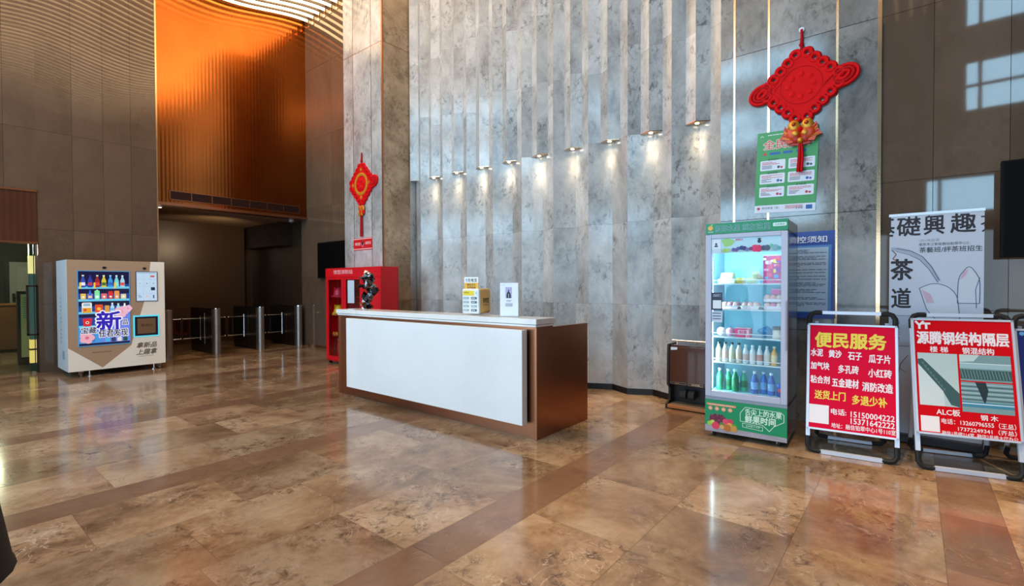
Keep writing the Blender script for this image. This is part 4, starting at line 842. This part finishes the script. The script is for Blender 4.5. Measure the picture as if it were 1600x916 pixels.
def draw2(f):
    f.rect(0, 0, 1, 1, SR2)
    f.line([(.045, .025), (.085, .06), (.085, .095)], .016, SW, 2); f.line([(.13, .025), (.085, .06)], .016, SW, 2); f.line([(.11, .045), (.20, .045)], .016, SW, 2); f.line([(.155, .045), (.155, .095)], .016, SW, 2)
    f.text('源腾钢结构隔层', .055, .115, .945, .225, SW, 2, .03); f.text('楼 梯', .18, .245, .36, .295, SW, 2, .02); f.text('钢混结构', .50, .245, .80, .30, SW, 2, .02)
    a, b, c = mat('bcd0d0', .4), mat('3a5a5a', .45), mat('7ea0a4', .4)
    f.rect(.05, .305, .445, .755, a, 2); f.poly([(.05, .36), (.10, .355), (.445, .64), (.445, .755), (.36, .74), (.28, .62), (.05, .40)], b, 3); f.poly([(.05, .40), (.29, .63), (.30, .755), (.05, .755)], mat('d4e0e2', .4), 3)
    for k in range(9): x = .08+.025*k; y = .385+.027*k; f.poly([(x, y), (x+.03, y), (x+.03, y+.03)], mat('5a7a7a', .45), 4)
    f.rect(.465, .305, .945, .525, c, 2); f.poly([(.465, .305), (.66, .305), (.6, .36), (.465, .37)], mat('c4d8d8', .4), 3); f.rect(.465, .375, .945, .42, mat('9ec0c8', .4), 3); f.rect(.465, .43, .945, .51, b, 3)
    for k in range(16): x = .475+.029*k; f.line([(x, .435), (x+.018, .505)], .004, c, 4)
    f.rect(.465, .375, .945, .381, mat('dceef4', .3), 4); f.rect(.465, .535, .945, .785, c, 2)
    for k in range(8): f.rect(.465, .55+.018*k, .945, .558+.018*k, mat('46606a' if k % 2 else 'a8c4cc', .4), 3)
    f.poly([(.60, .535), (.70, .535), (.72, .6), (.68, .72), (.63, .6)], mat('24343a', .4), 4); f.rect(.465, .70, .945, .74, mat('3f8aa8', .4), 4); f.rect(.465, .71, .945, .718, mat('d4ecf4', .3), 5)
    f.text('ALC板', .21, .775, .44, .83, SW, 2, .02); f.text('钢 木', .63, .80, .79, .845, SW, 2, .02)
    f.rect(.05, .845, .235, .975, SW, 2)
    f.text('电话：13260796555（王总）', .255, .855, .945, .90, SW, 2, .012); f.text('17372249341（齐总）', .41, .91, .945, .95, SW, 2, .012); f.text('融信1号楼214室  融信2号楼大厅办公', .255, .958, .955, .99, SW, 2, .008)
A2 = aframe('red sign with two building photos on a white folding stand', (5.232, -.343, 0), math.atan2(-.605, .135), .625, .275, 1.20, .645, draw2, mat('e8ecf4', .35))
def draw3(f):
    f.rect(0, 0, 1, 1, mat('1d2a78', .4)); f.disc(.07, .04, .025, mat('6ab0e0', .4), 2); f.rect(.1, .3, .9, .6, mat('3a4a9c', .4), 2)
A3 = aframe('deep blue sign on a folding stand, cut off at the edge of the photo', (5.455, -.985, 0), math.atan2(-.6, .14), .625, .20, 1.13, .655, draw3, mat('e8ecf4', .35))

# ------------------------------------------------------------------ shoe polisher beside the fridge
t = thing('shoe_polishing_machine', 'low brown shoe polishing machine with a brass rail between counter and fridge', 'shoe polisher', (6.0, 1.97, 0))
BRN = mat('4a2412', .15, .3, coat=.6); BK = mat('17120f', .4); ya, yb = 1.60, 2.31
prof = [(5.80, 0), (5.80, .055), (5.90, .10), (5.90, .24), (5.845, .29), (5.855, .70), (5.86, .775), (6.12, .775), (6.12, 0)]
for y in (ya, yb):
    mb = MB(); mb.prism([(x, y, z) for x, z in prof], (0, .025, 0), BK); mb.build('side_panel', t)
mb = MB(); mb.prism([(5.862, yb, .30), (5.862, ya+.03, .30), (5.872, ya+.03, .745), (5.872, yb, .745)], (.03, 0, 0), BRN); mb.box(5.90, 6.12, ya, yb, .735, .765, BRN); mb.prism([(5.8605, yb-.02, .705), (5.8605, yb-.10, .715), (5.8605, yb-.10, .742), (5.8605, yb-.02, .742)], (-.002, 0, 0), mat('d8dde4', .4)); mb.build('cabinet', t, bevel=.004)
mb = MB(); mb.box(5.852, 5.862, ya+.03, yb-.005, .295, .33, BK); f = Face(mb, (5.852, yb-.01, .297), *WEST, .66, .03)
for a, b in ((.02, .3), (.34, .6), (.64, .95)): f.line([(a, .1), (b, .1), (b, .9), (a, .9)], .002, M_BRASS, 1, True)
f.text('进油', .1, .3, .18, .75, M_BRASS, 2); f.text('自动擦鞋', .4, .3, .55, .75, M_BRASS, 2); f.text('除尘', .72, .3, .8, .75, M_BRASS, 2); mb.build('control_strip', t)
mb = MB(); mb.box(5.80, 6.12, ya+.025, yb, .012, .05, mat('a86a3c', .3)); mb.box(5.82, 6.10, ya+.03, yb-.01, .05, .058, mat('6a5a4a', .6)); mb.build('foot_plate', t, bevel=.004)
mb = MB(); mb.box(6.02, 6.12, ya+.025, yb, .06, .735, BK); mb.build('back_panel', t)
for k, y in enumerate((2.02, 2.12)):
    mb = MB(); mb.tube([(5.93, y, .17), (5.93, y+.07, .17)], .055, mat('33302e', .9), 14); mb.build('brush_roller', t, True)
mb = MB(); mb.tube([(5.88, yb-.03, .825), (5.88, ya+.05, .825)], .011, M_BRASS, 8)
for y in (yb-.09, 1.98, ya+.1): mb.tube([(5.88, y, .775), (5.88, y, .825)], .009, M_BRASS, 8)
mb.build('hand_rail', t, True)

# ------------------------------------------------------------------ vending machine
VX0, VX1, VY, VZ0, VZ1 = 1.652, 3.0, 10.68, .10, 1.945
t = thing('vending_machine', 'white vending machine with a big bright screen against the brown back wall', 'vending machine', (2.33, 10.7, 0))
cream = mat('f8f0e2', .4); tan_ = mat('b29478', .45); wht = mat('dce8f0', .4)
mb = MB(); mb.box(VX0, VX1, VY+.03, VY+.88, VZ0, VZ1, wht); mb.box(VX0, VX1, VY, VY+.03, VZ0, VZ1, cream); f = Face(mb, (VX0, VY, VZ0), *SOUTH, VX1-VX0, VZ1-VZ0)
f.poly([(0, 0), (.845, 0), (.80, .30), (.62, .80), (.326, .985), (0, .785)], tan_, 1)
f.scribble(.23, .838, .42, .852, 1, mat('6f5a48', .5), 2); b_ = mb.build('body', t)
mb = MB()
for x in (1.788+.345, 1.652+1.045): mb.box(x-.022, x+.022, VY-.012, VY, 1.805, 1.84, M_BLACK); 
mb.build('camera_lens', t)
mb = MB(); f = Face(mb, (1.789, VY-.012, .517), *SOUTH, .68, 1.24); mb.box(1.779, 2.479, VY-.011, VY, .507, 1.767, emat('3a9ad8', .9))
f.rect(0, 0, 1, 1, emat('2a4aa0', .8), 1); f.rect(0, 0, 1, .17, emat('0c0c3c', 1), 2); f.rect(0, .24, 1, .30, emat('12103c', 1), 2); f.rect(0, .40, 1, .47, emat('100e34', 1), 2); f.rect(0, .55, .33, .62, emat('141440', 1), 2); f.rect(0, .97, 1, 1, emat('10103c', 1), 2)
for y in (.205, .375, .545, .73): f.rect(0, y, 1 if y < .6 else .3, y+.03, emat('6ac8e8', 1), 3)
f.rect(0, .74, 1, .97, emat('4a9ae0', .9), 2); f.poly([(.3, .74), (.34, .56), (1, .48), (1, .97), (.45, .97)], emat('6a80e0', 1), 3)
def bshape(cx, base, top, w, col, cap, lab):
    h = base-top; f.poly([(cx-w, base), (cx-w, top+h*.45), (cx-w*.4, top+h*.2), (cx-w*.4, top+h*.08), (cx+w*.4, top+h*.08), (cx+w*.4, top+h*.2), (cx+w, top+h*.45), (cx+w, base)], emat(col, 1), 4)
    f.rect(cx-w*.45, top, cx+w*.45, top+h*.1, emat(cap, 1), 5); f.rect(cx-w*.9, base-h*.4, cx+w*.9, base-h*.15, emat(lab, 1), 5)
for x, c, k, l in ((.09, '3a4aa8', 'f0f0f0', 'e8e8f0'), (.226, '2a3aa0', '2a2a80', 'c04050'), (.363, '9c2030', 'e8e0e0', 'e04040'), (.49, 'd8c83a', 'f0f0e0', '3a6a3a'), (.62, '3a9ae0', 'a0d8f0', '2a6ac0'), (.743, '7ad0d8', 'e8f4f4', '9ae0d0'), (.863, 'a0d0e0', 'e0f0f4', 'e04a4a')): bshape(x, .215, .05, .045, c, k, l)
for x in (.02, .29, .69): f.rect(x, .15, x+.035, .235, emat('e8c83a', 1), 5)
for x, c, w, tp in ((.09, 'e8c050', .05, .30), (.22, 'd89040', .045, .30), (.355, '7ae0a0', .05, .26), (.49, 'e06a6a', .055, .30), (.62, 'd82a2a', .045, .27), (.745, 'e89a4a', .05, .265), (.88, 'e0d0a0', .055, .31)): f.rrect(x-w, tp, x+w, .375, .015, emat(c, 1), 4); f.disc(x, .345, .025, emat('f4f0e8', 1), 5)
bshape(.22, .38, .25, .035, '3a6ae0', '2a4ac0', 'e8d0a0'); bshape(.355, .38, .25, .035, '8ae8a8', 'c0f0d0', 'e8f8f0')
f.rrect(.06, .42, .25, .56, .03, emat('e8f0f4', 1), 4); f.rect(.07, .49, .24, .56, emat('e0a030', 1), 5); f.disc(.12, .52, .03, emat('d8402a', 1), 6); f.rect(.09, .43, .22, .47, emat('9ab8c8', 1), 6)
f.rect(.31, .45, .46, .555, emat('e04a2a', 1), 4); f.disc(.385, .51, .04, emat('f0c040', 1), 5); f.rect(.5, .465, .59, .555, emat('d89a40', 1), 4); bshape(.65, .555, .43, .04, 'b0d8f0', 'f0f4f8', '70b0e0'); bshape(.77, .555, .44, .04, 'a8e0f0', 'f0f4f8', '50a0d0'); bshape(.9, .555, .44, .04, 'e8f0f4', 'f0f4f8', '60a080')
f.poly([(.07, .635), (.25, .63), (.23, .74), (.09, .74)], emat('d82a30', 1), 5); f.disc(.16, .69, .035, emat('f0e0d0', 1), 6); f.disc(.16, .69, .018, emat('3a1010', 1), 7)
def blossom(cx, cy, r, c1, c2):
    for k in range(5): a = 2*pi*k/5; f.disc(cx+r*.6*math.cos(a), cy+r*.6*math.sin(a)*.55, r*.55, emat(c1, 1), 6, r*.3)
    f.disc(cx, cy, r*.3, emat(c2, 1), 7)
blossom(.15, .895, .13, 'e8a8b8', 'd06a80'); blossom(.83, .56, .13, 'e8b0c4', 'e890b0'); blossom(.97, .515, .08, 'e8b8cc', 'e890b0')
def stxt(s, x0, y0, x1, y1, col, b):
    f.text(s, x0, y0, x1, y1, emat('f4f4fc', 1), 8, b+.05); f.text(s, x0+.005, y0+.003, x1-.005, y1-.003, emat(col, 1), 9, b)
stxt('新', .335, .545, .82, .80, '2a14b0', .03); stxt('品', .85, .665, .97, .74, '14143c', .02); stxt('宝藏', .035, .75, .335, .84, '14143c', .02); stxt('任君发现', .365, .79, .965, .90, '14143c', .02)
for k in range(4): f.rect(.5+.12*k, .91, .59+.12*k, .965, emat(['4ab0d8', '2a3a5a', 'e0d8d0', '1a4a3a'][k], 1), 5)
f.rect(.24, .86, .3, .95, emat('2a70c0', 1), 5)
mb.build('display_screen', t)
mb = MB(); mb.box(2.566, 2.889, VY-.011, VY, 1.236, 1.77, emat('16163c', 1)); f = Face(mb, (2.576, VY-.0115, 1.246), *SOUTH, .303, .514); f.rect(0, 0, 1, 1, emat('bcd4ea', 1), 1); ln_ = emat('8aa4c0', 1)
for k in (1, 2, 3): f.line([(0, k*.25), (1, k*.25)], .002, ln_, 2)
for k in (1, 2): f.line([(k/3, .05), (k/3, 1)], .002, ln_, 2)
f.scribble(.05, .02, .95, .05, 1, emat('3a5070', 1), 3); f.rect(.70, .53, .9, .64, emat('1a2a4a', 1), 3); f.rect(.68, .12, .88, .18, emat('c05a5a', 1), 3); f.disc(.5, .84, .06, emat('e0b8b0', 1), 3); f.disc(.5, .40, .03, emat('40506a', 1), 3); f.disc(.83, .40, .03, emat('8a5a6a', 1), 3); f.disc(.16, .40, .03, emat('a0b0c0', 1), 3); f.rect(.8, .80, .86, .92, emat('40506a', 1), 3); f.scribble(.08, .79, .26, .9, 3, emat('6a7a94', 1), 3)
mb.build('order_screen', t)
mb = MB(); mb.box(2.522, 2.909, VY-.006, VY, .602, .987, emat('5ad8f0', 1)); mb.box(2.545, 2.886, VY-.014, VY, .625, .962, mat('14122a', .4)); f = Face(mb, (2.58, VY-.0145, .66), *SOUTH, .27, .27); f.rect(0, 0, 1, 1, mat('7a5c40', .4), 1); f.text('取货口', .2, .36, .8, .54, mat('33261c', .5), 2, .01); mb.build('pickup_hatch', t)
mb = MB(); f = Face(mb, (2.555, VY-.0005, .235), *SOUTH, .33, .28); gt = mat('6d6050', .5); f.text('拿新品', .05, .03, .95, .38, gt, 2, .022, slant=.08); f.text('上趣拿', .05, .46, .95, .82, gt, 2, .022, slant=.08); f.scribble(.1, .9, .8, .95, 1, mat('a89a84', .5), 2); mb.build('slogan_lettering', t)
mb = MB(); f = Face(mb, (VX0-.0005, VY+.80, .2), (0, -1, 0), (0, 0, 1), .7, 1.6); f.disc(.6, .16, .05, mat('eef4f8', .4), 1, .05); f.rect(.55, .19, .65, .27, mat('eef4f8', .4), 1); f.disc(.6, .2, .015, mat('6a7a84', .4), 2); f.rrect(.5, .86, .75, .95, .02, mat('9ab4c0', .4), 1); f.scribble(.3, .3, .45, .8, 12, mat('a8c0cc', .4), 1); mb.build('side_decal', t)
for x in (1.82, 2.92):
    for y in (VY+.08, VY+.78):
        mb = MB(); mb.tube([(x-.015, y, .033), (x+.015, y, .033)], .033, M_CHROME, 14); mb.box(x-.03, x+.03, y-.03, y+.03, .07, .10, M_STEEL); mb.box(x-.028, x-.02, y-.02, y+.02, .03, .075, M_STEEL); mb.build('caster', t)
for x in (1.93, 2.84):
    mb = MB(); mb.lathe([(.035, 0), (.035, .012), (.012, .016), (.012, .1)], (x, VY+.07, 0), M_CHROME, 12); mb.build('levelling_foot', t)

# ------------------------------------------------------------------ turnstiles
gl = M_GLASSD; DARK = mat('241d19', .3, .4)
def turnstile(label, x, wings):
    t = thing('turnstile', label, 'turnstile', (x, 11.9, 0), 0, 'turnstiles in the lobby opening', world=False)
    mb = MB(); pr = [(.078*math.cos(a), -.0+.078*math.sin(a)) for a in [pi+pi*k/14 for k in range(15)]]+[(.078, .07), (-.078, .07)]
    mb.prism([(p[0], p[1], .0) for p in pr], (0, 0, 1.0), M_STEEL); mb.build('front_column', t, True); mb = MB(); mb.prism([(p[0]*1.02, p[1]*1.02, 1.0) for p in pr], (0, 0, .02), M_CHROME); mb.build('column_cap', t)
    mb = MB(); mb.box(-.07, .07, .07, 1.35, .05, .985, DARK); mb.box(-.06, .06, .08, 1.34, 0, .05, M_BLACK); mb.box(-.075, .075, .07, 1.36, .985, 1.01, mat('0f0d0c', .2)); mb.box(-.072, .072, .5, .512, .2, .9, M_CHROME); mb.build('cabinet', t, bevel=.004)
    for s in wings:
        mb = MB(); x0, x1 = s*.07, s*.43; mb.box(x0, x1, .70, .712, .34, .76, gl); w = mb.build('wing_panel', t)
        mb = MB(); mb.tube([(x0, .706, .77), (x1, .706, .77)], .011, M_CHROME, 8); mb.tube([(x0, .706, .33), (x1, .706, .33)], .011, M_CHROME, 8); mb.ball((x1, .706, .77), .02, M_CHROME, 10); mb.ball((x1, .706, .33), .02, M_CHROME, 10); mb.tube([(s*.09, .69, .28), (s*.09, .69, .82)], .008, M_CHROME, 6); mb.build('wing_rail', w, True)
turnstile('steel fronted turnstile half hidden behind the vending machine', 3.40, (1,))
turnstile('steel fronted turnstile, second from the vending machine', 4.31, (-1, 1))
turnstile('steel fronted turnstile, third from the vending machine', 5.25, (-1, 1))
turnstile('steel fronted turnstile beside the right wall of the lobby opening', 6.18, (-1,))
t = thing('ceiling_spot', 'small round lit spot in the lobby ceiling above the vending machine', 'ceiling light', (3.32, 12.05, 3.15)); mb = MB(); mb.lathe([(.06, 3.135), (.06, 3.15)], (3.32, 12.1, 0), M_ALU, 16); mb.build('trim_ring', t); mb = MB(); mb.lathe([(.045, 3.13), (.045, 3.136)], (3.32, 12.1, 0), glow('spot_glow', (1, .85, .7), 6), 16); mb.build('lens', t)
spot('lobby_spot', (3.32, 12.1, 3.12), 50, (1, .75, .5), math.radians(80))
spot('lobby_fill', (4.8, 12.3, 2.6), 70, (1, .74, .46), math.radians(120), (0, 1, -.05), 1, .1)  # added spot without a fixture, brightens the lobby back wall
t = thing('dome_camera', 'white dome camera under the lobby ceiling at its right corner', 'security camera', (6.1, 11.98, 3.1)); mb = MB(); mb.lathe([(.06, 0), (.06, .05)], (6.1, 12.06, 3.1), mat('b8b0a8', .4), 16); mb.build('mount', t); mb = MB(); mb.ball((6.1, 12.06, 3.095), .05, mat('3a3634', .2), 12); mb.build('dome', t, True)
t = thing('vent_grille', 'long copper air vent low on the ribbed copper wall', 'vent', (4.78, 11.77, 3.36))
mb = MB(); mb.box(3.42, 6.13, 11.745, 11.78, 3.28, 3.45, mat('1c0d08', .7)); mb.build('backing', t); mb = MB(); 
for a, b, c, d in ((3.41, 6.14, 3.27, 3.282), (3.41, 6.14, 3.445, 3.457)): mb.box(a, b, 11.735, 11.78, c, d, M_BRONZE)
for k in range(8): x = 3.415+.3885*k; mb.box(x-.006, x+.006, 11.735, 11.78, 3.27, 3.457, M_BRONZE)
mb.build('frame', t); mb = MB()
for k in range(7): mb.box(3.42, 6.13, 11.738, 11.745, 3.292+.022*k, 3.300+.022*k, mat('4a1f12', .4, .6))
mb.build('louvres', t)

# ------------------------------------------------------------------ stone wall lamps
M_LENS = glow('lamp_lens', (1, .86, .62), 14)
def wall_lamp(k):
    y = P0+.305*(2*k+1)
    t = thing('wall_downlight', '%s brass downlight of the row on the folded stone wall, counted from the pillar' % (['first', 'second', 'third', 'fourth', 'fifth', 'sixth', 'seventh', 'eighth', 'ninth'][8-k]), 'wall light', (6.29, y, ZL), 0, 'downlights on the folded stone wall', world=False)
    mb = MB(); mb.prism([(.08, 0, -.014), (.0, .155, -.014), (-.085, 0, -.014), (0, -.155, -.014)], (0, 0, .012), M_BRASS); mb.build('diamond_plate', t, bevel=.002)
    mb = MB(); mb.lathe([(.022, -.02), (.026, -.014)], (-.01, 0, 0), M_LENS, 14); mb.build('lens', t)
    spot('downlight_beam', (6.265, y, ZL-.03), 24, (1, .80, .50), math.radians(46), (.15, 0, -1), 1, .02)
    spot('downlight_spill', (6.27, y, ZL-.03), 3.5, (1, .80, .50), math.radians(120), (.05, 0, -1), 1, .02)
for k in range(9): wall_lamp(k)

# ------------------------------------------------------------------ glass door and corridor beyond
t = thing('glass_door', 'clear glass door with a dark bar handle in the doorway at the left edge', 'door', (.93, 11.85, 0)); mb = MB(); mb.box(.46, 1.405, 11.845, 11.857, .03, 2.24, M_GLASSG); mb.build('pane', t)
mb = MB(); mb.box(1.400, 1.412, 11.843, 11.859, .03, 2.24, mat('23402f', .2)); mb.build('pane_edge', t)
mb = MB(); hb = mat('241712', .35)
for x in (1.315, 1.435): mb.box(x-.014, x+.014, 11.80, 11.83, .66, 1.53, hb)
mb.box(1.301, 1.449, 11.80, 11.83, 1.50, 1.53, hb); mb.box(1.301, 1.449, 11.80, 11.83, .66, .69, hb); mb.box(1.31, 1.32, 11.83, 11.85, .72, .74, hb); mb.box(1.31, 1.32, 11.83, 11.85, 1.45, 1.47, hb); mb.build('bar_handle', t)
mb = MB(); mb.box(1.36, 1.412, 11.83, 11.87, .0, .03, M_STEEL); mb.build('floor_pivot', t)
t = thing('light_column', 'warm glowing square light column just inside the glass door', 'lamp', (1.46, 12.35, 0)); mb = MB(); mb.box(1.395, 1.525, 12.3, 12.43, 1.74, 2.06, glow('amber_panel', (1, .68, .30), 1.2)); mb.build('upper_shade', t); mb = MB(); mb.box(1.395, 1.525, 12.3, 12.43, .13, .55, glow('amber_panel_low', (1, .58, .16), 1.0)); mb.build('lower_shade', t)
mb = MB(); mb.box(1.40, 1.52, 12.305, 12.425, .55, 1.74, mat('8a9a9a', .3)); mb.box(1.40, 1.52, 12.305, 12.425, 2.06, 2.27, mat('5a6a64', .3)); mb.box(1.39, 1.53, 12.295, 12.435, 0, .13, mat('3a4a44', .4)); mb.box(1.39, 1.53, 12.295, 12.435, .36, .39, mat('5a3a18', .4)); mb.build('column_frame', t)
point('corridor_light', (1.0, 15, 2.4), 110, (1, .86, .65), .2)
t = thing('wooden_bench_counter', 'low brown wooden counter inside the corridor beyond the glass door', 'counter', (1.1, 16.3, 0)); mb = MB(); mb.box(.2, 1.66, 16, 16.6, .08, 1.08, mat('6a4426', .45)); mb.build('body', t); mb = MB(); mb.box(.17, 1.69, 15.97, 16.63, 1.08, 1.12, mat('8a5c34', .35)); mb.build('worktop', t, bevel=.004); mb = MB(); mb.box(.24, 1.62, 16.03, 16.57, 0, .08, M_BLACK); mb.build('plinth', t)
t = thing('information_totem', 'dark totem stand with a pale panel beside the corridor counter', 'display stand', (1.42, 13.3, 0)); mb = MB(); mb.box(1.33, 1.62, 13.26, 13.34, .0, 1.42, mat('1f1a17', .4)); mb.build('frame', t, bevel=.006); mb = MB(); mb.box(1.38, 1.60, 13.25, 13.262, .15, 1.36, mat('c8b47a', .4)); f = Face(mb, (1.38, 13.25, .15), *SOUTH, .22, 1.21); f.scribble(.15, .05, .85, .4, 10, mat('6a8a5a', .5), 1); mb.build('panel', t)

# ------------------------------------------------------------------ bystander in a black coat, mostly outside the frame at lower left
CX, CY = -.092, 2.127
t = thing('person', 'edge of a black coat worn by a person standing at the lower left corner', 'person', (CX, CY, 0), math.radians(-50), world=False)
sk = mat('b88a70', .6)
def skin_body():
    J = {'pel': (0, 0, .95, .12), 'wst': (0, 0, 1.12, .115), 'chs': (0, .01, 1.33, .135), 'nck': (0, .01, 1.48, .055), 'hd0': (0, -.01, 1.56, .065), 'hd1': (0, -.015, 1.66, .085), 'hd2': (0, -.01, 1.74, .05)}
    E_ = [('pel', 'wst'), ('wst', 'chs'), ('chs', 'nck'), ('nck', 'hd0'), ('hd0', 'hd1'), ('hd1', 'hd2')]
    for s, q in ((1, 'l'), (-1, 'r')):
        J.update({'hip'+q: (s*.1, 0, .88, .085), 'kne'+q: (s*.11, -.01, .49, .058), 'ank'+q: (s*.11, .02, .09, .04), 'toe'+q: (s*.12, -.13, .04, .035), 'sho'+q: (s*.18, .01, 1.40, .06), 'elb'+q: (s*.24, .03, 1.12, .042), 'wri'+q: (s*.25, -.05, .89, .028), 'plm'+q: (s*.25, -.07, .81, .03)})
        E_ += [('pel', 'hip'+q), ('hip'+q, 'kne'+q), ('kne'+q, 'ank'+q), ('ank'+q, 'toe'+q), ('chs', 'sho'+q), ('sho'+q, 'elb'+q), ('elb'+q, 'wri'+q), ('wri'+q, 'plm'+q)]
        for i, (dx, dy, ln) in enumerate(((.0, -.03, .075), (.0, -.01, .085), (.0, .01, .08), (.0, .03, .062))):
            a, b = 'f%d%s' % (i, q), 'g%d%s' % (i, q); J[a] = (s*.25, -.07+dy, .775, .0095); J[b] = (s*.245, -.075+dy, .775-ln, .008); E_ += [('plm'+q, a), (a, b)]
        J['t0'+q] = (s*.235, -.11, .80, .011); J['t1'+q] = (s*.23, -.125, .76, .009); E_ += [('plm'+q, 't0'+q), ('t0'+q, 't1'+q)]
    ks = list(J); me = bpy.data.meshes.new('body'); me.from_pydata([J[k][:3] for k in ks], [(ks.index(a), ks.index(b)) for a, b in E_], []); me.materials.append(sk)
    o = bpy.data.objects.new('body', me); COL.objects.link(o); o.parent = t
    m_ = o.modifiers.new('skin', 'SKIN'); sv = me.skin_vertices[0].data
    for i, k in enumerate(ks): sv[i].radius = (J[k][3],)*2
    sv[0].use_root = True; m_.use_smooth_shade = True
    q = o.modifiers.new('sub', 'SUBSURF'); q.levels = 1; q.render_levels = 2
    return o
skin_body()
coat = mat('0c0b0d', .85)
mb = MB(); mb.lathe([(.315, .69), (.308, .70), (.275, .90), (.235, 1.0), (.20, 1.12), (.205, 1.3), (.19, 1.42), (.12, 1.49), (.075, 1.53), (.07, 1.50)], (0, 0, 0), coat, 28, 1.0, .86)
for s in (-1, 1): mb.tube([(s*.17, .01, 1.42), (s*.235, .03, 1.14), (s*.25, -.04, .91)], [.075, .064, .05], coat, 12)
mb.build('coat', t, True)
mb = MB()
for s in (-1, 1): mb.tube([(s*.1, 0, .86), (s*.11, -.01, .5), (s*.11, .015, .09)], [.1, .078, .066], mat('17161c', .8), 12)
mb.build('trousers', t, True)
for s in (-1, 1):
    mb = MB(); mb.ball((s*.115, -.05, .05), .05, mat('0d0d0e', .4), 12, (.95, 2.5, 1)); mb.box(s*.115-.045, s*.115+.045, -.16, .06, 0, .02, M_BLACK); mb.build('shoe', t, True)
mb = MB(); mb.ball((0, .01, 1.685), .108, mat('15110f', .6), 16, (.9, 1.0, 1.05)); mb.build('hair', t, True)
mb = MB(); mb.ball((0, -.085, 1.63), .016, sk, 8, (.8, 1.1, 1.2)); mb.ball((-.033, -.082, 1.66), .012, mat('f0ece8', .3), 8); mb.ball((.033, -.082, 1.66), .012, mat('f0ece8', .3), 8); mb.ball((0, -.078, 1.59), .02, mat('9a5048', .5), 8, (1, .4, .35))
for s in (-1, 1): mb.ball((s*.088, .005, 1.64), .022, sk, 8, (.4, .8, 1.3))
mb.build('face', t, True)

for o in list(bpy.data.objects):
    if '_wbase' in o.keys(): del o['_wbase']
